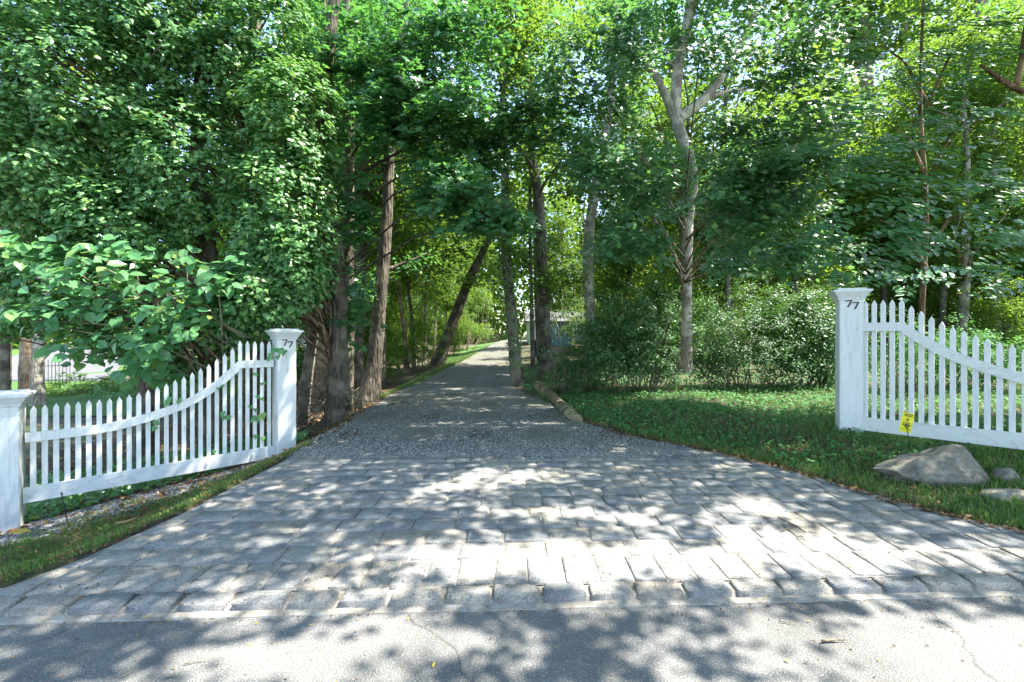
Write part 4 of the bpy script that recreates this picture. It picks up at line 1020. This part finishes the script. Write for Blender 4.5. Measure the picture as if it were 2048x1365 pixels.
shrub('leafy bush behind the tall pickets', 1800, 800, [(1820,700,110,60,.8,110,.8),(1960,720,110,50,.8,90,.8)], 'cover', leaf=.06)
shrub('tangled green brush between the left trunks', 690, 770, [(690,700,50,50,.6,60,.5),(640,700,40,50,.4,30,1.2)], 'forest', leaf=.06)
shrub('pale feathery bush at the foot of the leaning trunk', 850, 745, [(845,650,45,60,.9,80,1),(820,700,50,35,.8,50,1)], 'lime', leaf=.07)
shrub('bright bush under the bend of the drive', 920, 705, [(925,650,30,32,1.5,60,2),(965,660,25,20,1.2,30,3)], 'lime', leaf=.10, cl=.4)
shrub('sunlit bush at the far end of the drive', 960, 690, [(960,600,45,50,2.5,90,4),(1000,640,30,30,2,50,6)], 'lime', leaf=.14, cl=.6)
shrub('green bush in front of the pale house', 1140, 720, [(1145,640,35,50,1.2,70,1),(1110,600,35,40,1.2,50,2),(1130,545,50,45,1.0,80,3),(1065,590,20,50,.6,30,2)], 'forest', leaf=.08, cl=.3)
shrub('sunny hedge seen over the low left fence', 200, 790, [(215,775,120,22,.7,110,.5),(120,790,60,15,.5,40,0)], 'lime', leaf=.06)
shrub('leafy thicket hugging the back of the left pickets', 380, 800, [(360,770,90,40,.5,90,.8),(450,730,60,50,.5,60,.8),(250,800,70,22,.4,40,.6)], 'ivy', leaf=.075)
# dead twiggy brush by the left post
t = empty('dead_brush', (-4.1, 8.4, -.3), 'tangle of bare dead twigs beside the left gate post', 'brush'); b = MB(); r_ = random.Random(4)
for k in range(70):
    a0 = Vector((-4.0 + r_.uniform(-.9, .6), 9.2 + r_.uniform(-.6, .9), -.35 + r_.uniform(0, .8))); d = Vector((r_.uniform(-1, 1), r_.uniform(-.6, .6), r_.uniform(-.2, .9))).normalized()
    L = r_.uniform(.4, 1.3); b.tube([a0, a0 + d * L * .5 + Vector((0, 0, r_.uniform(-.1, .1))), a0 + d * L], [.013, .009, .003], 5)
b.obj('twigs', M['twig'], t, True)['kind'] = 'stuff'

# ------------------------------------------------------------------ unseen roadside trees, crowns shaped to shade the apron, road and drive
shade = [empty('unseen_shade_tree', (10.5, -2.6, 0), 'tall unseen tree by the road, its crown shaped to shade the apron', 'tree')]
trunk(shade[0], [(10.5, -2.6, -.3, .3), (10.4, -2.5, 3, .24), (10.0, -2.4, 6, .2), (9.2, -2.2, 9, .14), (8.6, -2, 12, .08)], M['bark_grey'], seed=77)
bright = [ (2.5, 2.42, 2.0, .3), # sunlit pools on the ground: x, y, rx, ry
 (0.6, 3.12, 1.9, .42), (2.2, 3.25, .9, .5), (-.15, 5.0, .62, .38), (-.6, 4.55, .55, .25), (.4, 3.95, .95, .2), (1.3, 3.75, .9, .13), (2.2, 4.05, .6, .3), (1.65, 5.9, .3, .12),
 (-1.4, 2.75, .9, .12), (-2.0, 3.5, .35, .12), (-1.9, 4.6, .28, .2), (-2.3, 5.4, .3, .2), (2.9, 1.9, 1.9, .95), (1.0, 1.95, .5, .3), (-.6, 2.35, .9, .22), (-1.5, 2.15, .7, .16), (.2, 1.7, 1.0, .3), (-.7,1.8,.5,.25),
 (-3.3, 4.2, .3, .3), (3.2, 3.2, .4, .25), (-.5, 4.1, .5, .12)]
def lightness(x, y):
    v = np.zeros_like(x)
    for (cx, cy, rx, ry) in bright: v = np.maximum(v, np.clip(1.2 - ((x - cx) / rx) ** 2 - ((y - cy) / ry) ** 2, 0, 1))
    return v
n = 15000
gx = R.uniform(-9, 9, n); gy = R.uniform(-3, 8.2, n)
keep = (R.random(n) > lightness(gx, gy) * 1.4) 
# canopy also left open where sun should reach the ivy and the boughs
gap = np.sin(gx * 2.3 + np.sin(gy * 1.9) * 1.5) * np.sin(gy * 3.1 + gx * .7);  keep &= ~((gx < -3.2) & (gy > 5.6) & ((gy > 7.4) | (gx < -6.5) | ((gx < -5.2) & (gy > 6.3)))) & ~((gx > -1.5) & (gy > 7.5)); gx, gy = gx[keep], gy[keep]
hz = R.uniform(6.6, 9.6, len(gx)); k = hz / SD.z; C = np.stack([gx + SD.x * k, gy + SD.y * k, hz], 1)
v = (C[:, 2] > CH + .80 * np.maximum(C[:, 1], 0) + .4); C = C[v]
foliage(shade[0], *layer_sprays(C, 15, .17, .10, .3, .5, .03), 'diamond', M['maple'])
hi = empty('unseen_shade_tree', (12.5, 7.5, .5), 'tall unseen tree outside the right edge, added to shade the gravel drive', 'tree')  # added out of view so that its high crown shades the gravel
trunk(hi, [(12.5, 7.5, 0, .35), (12.2, 7.6, 4, .3), (11.3, 7.8, 9, .24), (9.8, 8.2, 13, .16), (8, 8.5, 16, .08)], M['bark_grey'], seed=78)
n = 5600; gx = R.uniform(-3.2, 2.4, n); gy = R.uniform(5.6, 19, n)
gap = np.sin(gx * 1.9 + np.sin(gy * 1.3) * 1.7) * np.sin(gy * 4.6 + gx * .8); keep = (gap < .55) & (lightness(gx, gy) < .3) & ~((gx > -2.0) & (gy > 7.6) & (gy < 9.6)); gx, gy = gx[keep], gy[keep]
hz = np.maximum(9, CH + .80 * gy + R.uniform(.6, 3.5, len(gx))); k = hz / SD.z; C = np.stack([gx + SD.x * k, gy + SD.y * k, hz], 1)
foliage(hi, *layer_sprays(C, 9, .26, .15, .3, .5, .04), 'diamond', M['forest'])
limbs(hi, [(11.3, 7.8, 9, .24), (9.8, 8.2, 13, .16), (8, 8.5, 16, .08)], 9, 9, 6, M['bark_grey'], 4, .2, .5, (-.5, .4))
limbs(shade[0], [(10.0, -2.4, 6, .2), (9.2, -2.2, 9, .14), (8.6, -2, 12, .08)], 6, 12, 5, M['bark_grey'], 3, .25, .3, (-.8, .3))

# ------------------------------------------------------------------ ground cover, grass, litter
def inpoly_right(n, y0, y1, w=1.2):
    Y = y0 + (y1 - y0) * R.random(n) ** 1.3; X = xr(Y) + (1.25 * Y + 2.5 - xr(Y)) * R.random(n) ** 1.15; return X, Y
def grass(name, X, Y, h0, h1, label, mat='grass'):
    n = len(X); P = np.stack([X, Y, G(X, Y) - .004], 1)
    a = R.random(n) * 6.28; Nn = np.stack([np.cos(a), np.sin(a), .25 + 0 * a], 1); T = np.stack([.45 * R.normal(size=n), .45 * R.normal(size=n), np.ones(n)], 1)
    o = link(name, leaf_mesh(name, P, Nn, T, R.uniform(h0, h1, n), 'blade', M[mat])); tag(o, label, 'grass', None, 'stuff')
X, Y = inpoly_right(110000, 3.2, 11.5); ok = (X > xr(Y) + .03 + .08 * R.random(len(X))); dens = .55 + .45 * np.sin(X * 2.7 + 1.5 * np.sin(Y * 2.1)); bare = np.exp(-((X - 4.0) / .9) ** 2 - ((Y - 7.6) / .35) ** 2) + np.exp(-((X - 2.7) / .5) ** 2 - ((Y - 8.2) / .4) ** 2); ok &= R.random(len(X)) < (.3 + .7 * dens) * (1 - .8 * np.clip(bare, 0, 1))
grass('lawn_grass', X[ok], Y[ok], .035, .10, 'short uneven grass on the bank right of the apron')
X, Y = inpoly_right(36000, 5.2, 19); ok = (X > xr(Y) + .15) & (R.random(len(X)) < .25 + .75 * ss(6.0, 8.5, Y)); X, Y = X[ok], Y[ok]; n = len(X)
P = np.stack([X, Y, G(X, Y) + R.uniform(.02, .11, n)], 1)
o = link('ground_ivy', leaf_mesh('ground_ivy', P, gauss(n, .35) + np.array([0, -.25, 1]), gauss(n) + np.array([0, -.4, -.2]), R.uniform(.035, .075, n), 'ovate', M['cover']))
tag(o, 'low ivy and weeds creeping over the shaded right bank', 'ground cover', None, 'stuff')
# left verge
n = 26000; Y = R.uniform(2.75, 6.6, n); X = xl(Y) - R.random(n) ** 1.2 * 2.6
def dl(X, Y):  # signed distance towards the road from the left fence line
    return (X - LP0[0]) * LD[1] - (Y - LP0[1]) * LD[0]
d_ = dl(X, Y); ok = (d_ > .62 + .25 * np.sin(X * 4)) & (X < xl(Y) - .04) & (R.random(n) < .45 + .55 * np.sin(X * 3 + Y * 5) ** 2); 
grass('verge_grass', X[ok], Y[ok], .03, .085, 'patchy grass between the left fence and the cobbles')
n = 14000; s_ = R.uniform(-.6, 3.6, n); q = R.uniform(-.1, .85, n) ** 1; X = LP0[0] + LD[0] * s_ + LD[1] * q; Y = LP0[1] + LD[1] * s_ - LD[0] * q
ok = (X < xl(Y) - .02) & (Y > 4.3)
X, Y = X[ok], Y[ok]; pebbles('pebbles', np.stack([X, Y, G(X, Y) + .006], 1), .012 + .018 * R.random(len(X)) ** 2, label='loose pale pebbles along the foot of the left fence', cat='pebbles')
# litter
n = 5200; Y = R.uniform(2.75, 6.6, n); X = xl(Y) + .02 - R.random(n) ** 1.1 * 2.2; P = np.stack([X, Y, G(X, Y) + R.uniform(.006, .05, n)], 1); d_ = dl(X, Y); ok = d_ > .1
o = link('leaf_scraps', leaf_mesh('leaf_scraps', P[ok], gauss(int(ok.sum()), .4) + np.array([0, 0, 1]), gauss(int(ok.sum())), R.uniform(.012, .04, int(ok.sum())), 'leaflet', M['litter'])); tag(o, 'dry brown scraps scattered over the left grass verge', 'leaves', None, 'stuff')
n = 9000; Y = R.uniform(5, 16, n); X = xl(Y) - .0 - R.random(n) ** 1.1 * 6.5; P = np.stack([X, Y, G(X, Y) + R.uniform(.004, .03, n)], 1)
o = link('leaf_litter', leaf_mesh('leaf_litter', P, gauss(n, .35) + np.array([0, 0, 1]), gauss(n), R.uniform(.04, .09, n), 'ovate', M['litter'])); tag(o, 'brown fallen leaves under the trees left of the drive', 'leaves', None, 'stuff')
n = 4200; Y = R.uniform(3.2, 9, n); X = xr(Y) - .06 + R.random(n) ** 2.2 * 3.4; P = np.stack([X, Y, G(X, Y) + .02], 1)
o = link('leaf_litter', leaf_mesh('leaf_litter', P, gauss(n, .3) + np.array([0, 0, 1]), gauss(n), R.uniform(.02, .055, n), 'ovate', M['litter'])); tag(o, 'brown mulch and leaf scraps along the right cobble edge', 'leaves', None, 'stuff')
n = 110; X = R.uniform(-3.2, 4, n); off = np.abs(R.normal(0, .35, n)); Y = curbY(X) - .02 - off * (R.random(n) < .75) + R.random(n) * 2.6 * (R.random(n) < .3)
Z = np.where(Y < curbY(X), -.052, .008); P = np.stack([X, Y, Z], 1)
o = link('leaf_scraps', leaf_mesh('leaf_scraps', P, gauss(n, .25) + np.array([0, 0, 1]), gauss(n), R.uniform(.010, .028, n), 'leaflet', M['yellow'])); tag(o, 'small yellow leaf scraps along the kerb and asphalt', 'leaves', None, 'stuff')
n = 3200; X = R.uniform(-3, 4, n); Y = curbY(X) - .03 + np.where(R.random(n) < .7, R.normal(0, .06, n) * (R.random(n) < .6) + R.uniform(-.02, .5, n) * (R.random(n) < .5), R.uniform(-1.0, 3, n)); Z = np.where(Y < curbY(X), -.055, -.0); P = np.stack([X, Y, Z], 1)
o = link('debris', leaf_mesh('debris', P, gauss(n, .25) + np.array([0, 0, 1]), gauss(n), R.uniform(.006, .022, n), 'leaflet', M['litter'])); tag(o, 'tiny brown crumbs in the joints and on the asphalt', 'debris', None, 'stuff')
n = 3500; s_ = R.uniform(-1, 3.3, n); q = R.uniform(-2.5, -.05, n); X = LP0[0] + LD[0] * s_ + LD[1] * q; Y = LP0[1] + LD[1] * s_ - LD[0] * q; P = np.stack([X, Y, G(X, Y) + R.uniform(.02, .2, n)], 1)
o = link('undergrowth', leaf_mesh('undergrowth', P, gauss(n, .4) + np.array([.3, -.5, .7]), gauss(n) + np.array([0, 0, -.3]), R.uniform(.05, .09, n), 'ivy', M['ivy'])); tag(o, 'sparse dark ivy on the ground behind the left fence', 'ground cover', None, 'stuff')

# ------------------------------------------------------------------ ivy sprigs on the left fence and post
iv = empty('ivy_sprig', (-3.9, 7, .3), 'bright ivy sprigs threaded through the left pickets and over the number', 'ivy')
pts = [(558,700,12),(548,712,9),(526,580+125,0),(515,745,6),(512,835,13),(455,828,10),(310,848,9),(335,800,9),(362,796,7),(520,790,7),(508,812,7),(527,765,6),(519,870,8),(428,900,6),(440,770,6),(566,694,8)]
for px, py, w in pts:
    if not w: continue
    k = (px - 1024) / F; s = (k * LP0[1] - LP0[0]) / (LD[0] - k * LD[1]); Yv = LP0[1] + LD[1] * s - .10; 
    if px > 545: Yv -= .18
    for j in range(3 if w > 8 else 2):
        p = W(px + R.uniform(-w, w), py + R.uniform(-w, w) * .8, Yv - .01 * j); z = w / F * Yv * 1.3
        nn, tt = np.array([[.35 + R.normal() * .3, -1, .35 + R.normal() * .2]]), np.array([[R.normal() * .4, 0, -1.0]])
        a, b_, c = [v[0] for v in basis(nn, tt)]
        o = bpy.data.objects.new('leaf', unit_leaf('ivy', M['broad'], 'leaf')); COL.objects.link(o); o.parent = iv; o.matrix_parent_inverse = Matrix.Translation(-Vector(iv.location))
        o.matrix_basis = Matrix(((a[0]*z, b_[0]*z, c[0]*z, p[0]), (a[1]*z, b_[1]*z, c[1]*z, p[1]), (a[2]*z, b_[2]*z, c[2]*z, p[2]), (0, 0, 0, 1)))
b = MB()
for (a_, c_) in (((545,715),(512,835)), ((512,835),(519,875)), ((330,800),(365,796)), ((362,820),(430,900)), ((522,690),(527,800))):
    def fp(q, dy=.06):
        k = (q[0] - 1024) / F; s = (k * LP0[1] - LP0[0]) / (LD[0] - k * LD[1]); return W(q[0], q[1], LP0[1] + LD[1] * s + dy)
    p0, p1 = fp(a_), fp(c_); b.tube([p0, p0.lerp(p1, .5) + Vector((.03, 0, .02)), p1], [.004] * 3, 4)
b.obj('stem', M['twig'], iv, True)['kind'] = 'stuff'

# ------------------------------------------------------------------ boulders
def boulder(name, label, cx, cy, sx_, sy_, sz, seed, shape=None, rot=0, sink=.1, res=4, amp=.16, cat='rock'):
    bm = bmesh.new(); bmesh.ops.create_icosphere(bm, subdivisions=res, radius=1)
    off = Vector((seed * 7.3, seed * 3.1, seed))
    for v in bm.verts:
        d = v.co.normalized(); r = 1 + amp * mnoise.noise(d * 1.3 + off) * 2 + amp * .45 * mnoise.noise(d * 3.1 + off) + amp * .15 * mnoise.noise(d * 8 + off)
        # planar cuts make it angular
        p = d * r
        for (nx, ny, nz, dd) in ((.5, -.7, .5, .72), (-.3, -.8, .5, .76), (.9, -.1, .35, .74), (-.7, .1, .7, .80), (.1, .3, .95, .72), (.2, -.5, .9, .80), (-.1, -1, .1, .8), (.6, .5, .6, .8)):
            q = Vector((nx, ny, nz)).normalized(); k = p.dot(q)
            if k > dd: p -= q * (k - dd) * .93
        if shape: p = shape(p)
        v.co = Vector((p.x * sx_, p.y * sy_, p.z * sz))
    me = bpy.data.meshes.new(name); bm.to_mesh(me); bm.free(); me.materials.append(M['rock']); me.polygons.foreach_set('use_smooth', [True] * len(me.polygons))
    o = link(name, me); o.location = (cx, cy, float(G(cx, cy)) + sz * (1 - 2 * sink) * .5); o.rotation_euler = (0, 0, rot); return tag(o, label, cat)
X, Y = hit(1880, 968)
def wedge(p):  # long low tail to the left, high blunt end on the right
    k = min(1, max(0, (p.x + 1) / .9)); j = min(1, max(0, (p.x + .05) / .4)); return Vector((p.x if p.x < .7 else .7 + (p.x - .7) * .6, p.y * (.5 + .5 * k), p.z * (.15 + .5 * k + .5 * j * j * (3 - 2 * j)) if p.z > 0 else p.z))
boulder('boulder', 'large grey wedge shaped boulder on the grass below the right fence', X + .03, Y + .12, .56, .32, .33, 2, wedge, -.1, .24, 5, .2)
X, Y = hit(2018, 966); boulder('round_stone', 'small rounded pale stone right of the big boulder', X + .04, Y + .06, .12, .10, .10, 5, None, .2, .1, 3, .06)
X, Y = hit(2020, 1003); boulder('flat_stone', 'low flat grey stone in front of the rounded one', X + .06, Y + .06, .27, .13, .075, 9, None, .1, .25, 4, .12)
X, Y = hit(48, 1040); boulder('round_stone', 'brownish cobble at the foot of the low left post', X, Y, .07, .05, .05, 11, None, .3, .1, 3, .08)
X, Y = hit(78, 1038); boulder('round_stone', 'pale flat cobble next to the brownish one', X, Y, .085, .055, .04, 13, None, .1, .1, 3, .08)
for i, (px, py, s) in enumerate(((898,698,.3),(935,700,.25),(950,697,.3),(968,700,.28))): pass

# fallen log along the drive
xa, ya_ = hit(1075, 778); xb, yb = hit(1162, 846)
lg = empty('fallen_log', (xa, ya_, float(G(xa, ya_))), 'mossy fallen log edging the right side of the gravel', 'log')
pts = []
for k in range(9):
    t_ = k / 8; x_ = xa + (xb - xa) * t_ + .06 * math.sin(t_ * 5); y_ = ya_ + (yb - ya_) * t_; pts.append((x_, y_, float(G(x_, y_)) + .08 - .02 * t_, .14 - .05 * t_ + .012 * math.sin(k * 1.1)))
trunk(lg, pts, M['log'], 'log_body', 5, 14, .05, .14)

# ------------------------------------------------------------------ small signs and stakes
X, Y = hit(1820, 914); z0 = float(G(X, Y))
sg = empty('lawn_sign', (X, Y, z0), 'small yellow notice card on a black wire stake above the boulder', 'sign')
top = W(1814, 856, Y); b = MB(); b.tube([(X, Y, z0 - .1), (X - .005, Y, z0 + .15), top], [.0042] * 3, 6); b.obj('stake', M['black'], sg, True)
b = MB(); pr = []
for k in range(17):
    a = k / 16 * 2 * math.pi; pr.append(Vector(top) + Vector((math.sin(a) * .017, 0, -math.cos(a) * .022 + .02)))
b.tube(pr, [.005] * 17, 6); b.obj('ring', M['black'], sg, True)
Mc = Matrix.Translation(W(1813.5, 845.5, Y + .012)) @ Matrix.Rotation(rad(12), 4, 'Y') @ Matrix.Rotation(rad(8), 4, 'Z')
cw, chh = .085, .118; b = MB(); b.box(-cw, cw, -.0015, .0015, -chh, chh, Mc); card = b.obj('card', M['sign'], sg)
b = MB()
for (x0_, x1_, z0_, z1_) in ((-.068,.068,.092,.103),(-.055,.058,.075,.085),(-.058,.05,-.012,-.002),(-.064,.066,-.032,-.021),(-.06,.05,-.043,-.038),(-.064,-.03,-.085,-.08),(-.064,-.035,-.098,-.093),(.032,.066,-.075,-.069),(.038,.07,-.09,-.084)):
    b.box(x0_, x1_, -.0028, -.0016, z0_, z1_, Mc)
for (x0_, x1_, z0_, z1_) in ((-.006,.008,.045,.058),(-.012,.012,.03,.044),(-.022,.004,.022,.029),(.004,.024,.018,.026)): b.box(x0_, x1_, -.0028, -.0016, z0_, z1_, Mc)
b.obj('print', M['ink'], card).matrix_parent_inverse = Matrix.Identity(4)
card.children[0].matrix_parent_inverse = card.matrix_world.inverted() if False else Matrix.Identity(4)

X, Y = hit(138, 1052); z0 = float(G(X, Y)); top = W(123, 990, Y - .02)
st = empty('wire_stake', (X, Y, z0), 'black wire stake with a hooked top in the left grass', 'stake')
b = MB(); b.tube([(X, Y, z0 - .05), Vector((X, Y, z0)).lerp(top, .5), top, top + Vector((-.012, 0, .018)), top + Vector((-.002, 0, .032)), top + Vector((.014, 0, .02)), top + Vector((.012, 0, .0))], [.005] * 7, 6)
b.obj('rod', M['black'], st, True)
def single_leaf(label, px, py, size, mat, tpl='ovate', name='fallen_leaf', up=.03, tdir=(1, .1, .1), road=False):
    X, Y = hit(px, py)
    if road: Y = F * (CH + .055) / (py - HZ); X = (px - 1024) / F * Y
    z = -.05 if road else float(G(X, Y)) + up
    o = link(name, leaf_mesh(name, np.array([[X, Y, z]]), np.array([[0.1, -.35, 1.]]), np.array([tdir], float), np.array([size]), tpl, mat)); return tag(o, label, 'leaf')
single_leaf('large bright yellow leaf in the grass at the left edge', 22, 1078, .19, M['yellow'], 'leaflet', tdir=(1, .25, .12), up=.07)
X, Y = hit(232, 1056); X2, Y2 = hit(272, 1048)
b = MB(); b.tube([(X, Y, float(G(X, Y)) + .05), ((X+X2)/2, (Y+Y2)/2, float(G(X, Y)) + .075), (X2, Y2, float(G(X2, Y2)) + .06)], [.010, .018, .008], 8, .2, 2); tag(b.obj('bark_strip', M['barkchip'], None, True), 'curled orange bark strip lying at the left cobble edge', 'bark')
def stick(label, a, c, r, road=True, z=None, mat='twig'):
    zz_ = -.052 if road else .01
    P_ = []
    for px, py in (a, ((a[0]+c[0])/2 + 3, (a[1]+c[1])/2 - 1), c):
        Y_ = F * (CH - zz_) / (py - HZ); P_.append(((px - 1024) / F * Y_, Y_, zz_ + r * .6))
    b = MB(); b.tube(P_, [r, r * .9, r * .6], 6, .15, 1); tag(b.obj('stick', M[mat], None, True), label, 'stick')
stick('straight brown stick lying on the sunny asphalt, right', (1643, 1284), (1690, 1282), .0065, mat='bark_brown')
stick('thin pale twig on the asphalt near the left', (367, 1329), (414, 1320), .003)
stick('short dark twig at the bottom left of the asphalt', (238, 1358), (268, 1340), .003)
stick('dark twig lying across the cobbles on the right', (1555, 1036), (1612, 1066), .006, False, mat='bark_dark')
stick('small broken twig on the cobbles near the dark one', (1560, 1064), (1592, 1052), .004, False, mat='bark_brown')
stick('curved pale twig on the grass bank', (1465, 862), (1500, 845), .006, False)
stick('thin twig on the asphalt right of centre', (1558, 1243), (1598, 1252), .003)
stick('tiny twig on the right of the asphalt', (1876, 1252), (1896, 1258), .003)

# ------------------------------------------------------------------ far things: house, blue cover, bin, left lawn with drive and iron gate
def boxpart(nm, mat, parent, *a): return MB().box(*a).obj(nm, mat, parent)
x0, x1, y_ = 1.45, 3.2, 37.0; z0 = float(G(2, 37)) 
h = empty('house', (2.6, 38, z0), 'pale green house end glimpsed between the trunks right of the drive', 'house')
boxpart('wall', M['house'], h, x0, 6.2, y_, y_ + 7, z0 - .3, z0 + 2.0)
w_ = boxpart('window', M['housew'], h, 2.2, 3.2, y_ - .05, y_ - .003, z0 + .6, z0 + 1.6); boxpart('pane', M['glass'], w_, 2.3, 3.1, y_ - .07, y_ - .052, z0 + .7, z0 + 1.5)
w_.children[0].matrix_parent_inverse = Matrix.Identity(4)
b = MB(); b.add([(x0-.3,y_-.3,z0+2.0),(6.5,y_-.3,z0+2.0),(6.5,y_+7.3,z0+2.0),(x0-.3,y_+7.3,z0+2.0),(x0-.3,y_+3.5,z0+3.0),(6.5,y_+3.5,z0+3.0)], [(0,1,5,4),(2,3,4,5),(0,4,3),(1,2,5),(3,2,1,0)]); b.obj('roof', M['roof'], h)
t = empty('shed', (3.2, 33, z0), 'small bright blue shed behind the broad dark trunk', 'shed')
for k in range(8): boxpart('panel', M['blue'], t, 2.75 + k * .22, 2.96 + k * .22, 32.9 + .015 * (k % 2), 34.3, z0 - .2, z0 + 1.75)
boxpart('roof', M['roof'], t, 2.6, 4.65, 32.75, 34.5, z0 + 1.753, z0 + 1.85)
X, Y = hit(1070, 716); t = empty('bin', (X, Y, float(G(X, Y))), 'dark upright bin between the two big trunks', 'bin'); zb = float(G(X, Y)); sc_ = Y / F
boxpart('body', M['bin'], t, X - 9 * sc_, X + 9 * sc_, Y - .2, Y + .2, zb, zb + 32 * sc_); boxpart('lid', M['black'], t, X - 10 * sc_, X + 10 * sc_, Y - .23, Y + .23, zb + 32 * sc_ + .002, zb + 36 * sc_)
# grassy shoulder left of the drive
strip('grass_shoulder', var_axis([(13, 30, .6), (30, 60, 2)]), lambda y: xl(y) - .5 - 2.0 * float(ss(20, 28, y)), lambda y: xl(y) + .05 + .5 * math.sin(y * .5) * .3, lambda x, y: G(x, y) + .012, M['lawn'], 6)
n = 12000; Y = R.uniform(11, 30, n); X = xl(Y) - .05 - R.random(n) * (.5 + 1.8 * ss(20, 28, Y)); grass('shoulder_grass', X, Y, .06, .13, 'sunny grass along the left edge of the gravel')
# lawn and neighbour's drive seen over the left fence
strip('neighbour_lawn', np.linspace(13, 60, 24), lambda y: -75, lambda y: -11.5, lambda x, y: G(x, y) + .03, M['lawn'], 20)
strip('neighbour_drive', np.linspace(20, 46, 20), lambda y: -1.05 * y - 6 + .25 * (y - 20), lambda y: -.93 * y + .25 * (y - 20) * .7, lambda x, y: G(x, y) + .06, M['roof'], 6)  # dark grey puts a tree's shade into the colour of this drive
X, Y = hit(105, 775); zg = float(G(X, Y)); sc_ = Y / F; ig = empty('iron_gate', (X, Y, zg), 'black iron garden gate standing open behind the left fence', 'gate')
hh = 50 * sc_
for k in range(8):
    xk = X - 16 * sc_ + k * 4.4 * sc_; b = MB(); b.tube([(xk, Y + k * .06, zg - .05), (xk, Y + k * .06, zg + hh * (1 + .12 * math.sin(k)))], [.012, .012], 5); b.obj('bar', M['black'], ig)
for zz_ in (.15, .85):
    b = MB(); b.tube([(X - 17 * sc_, Y, zg + hh * zz_), (X + 17 * sc_, Y + .44, zg + hh * zz_)], [.014, .014], 5); b.obj('cross_bar', M['black'], ig)
# white house glimpsed far left through the leaves
h = empty('house', (-24, 42, 0), 'white house glimpsed through the leaves at the far left', 'house'); z0 = float(G(-20, 42))
boxpart('wall', M['housew'], h, -48, -19, 48, 56, z0, z0 + 5.5); b = MB(); b.add([(-49,47.5,z0+5.5),(-18,47.5,z0+5.5),(-18,56.5,z0+5.5),(-49,56.5,z0+5.5),(-49,52,z0+8.5),(-18,52,z0+8.5)], [(0,1,5,4),(2,3,4,5),(0,4,3),(1,2,5),(3,2,1,0)]); b.obj('roof', M['roof'], h)
for k in range(6):
    w_ = boxpart('window', M['housew'], h, -45 + k * 4.4, -43.6 + k * 4.4, 47.9, 47.997, z0 + 1.2, z0 + 3); g_ = boxpart('pane', M['glass'], w_, -44.9 + k * 4.4, -43.7 + k * 4.4, 47.86, 47.89, z0 + 1.3, z0 + 2.9); g_.matrix_parent_inverse = Matrix.Identity(4)

print('STONES', apron_n, 'OBJS', len(bpy.data.objects), 'TRIS', sum(sum(len(p.vertices) - 2 for p in m.polygons) if len(m.polygons) < 2000 else len(m.loops) - 2 * len(m.polygons) for m in bpy.data.meshes))
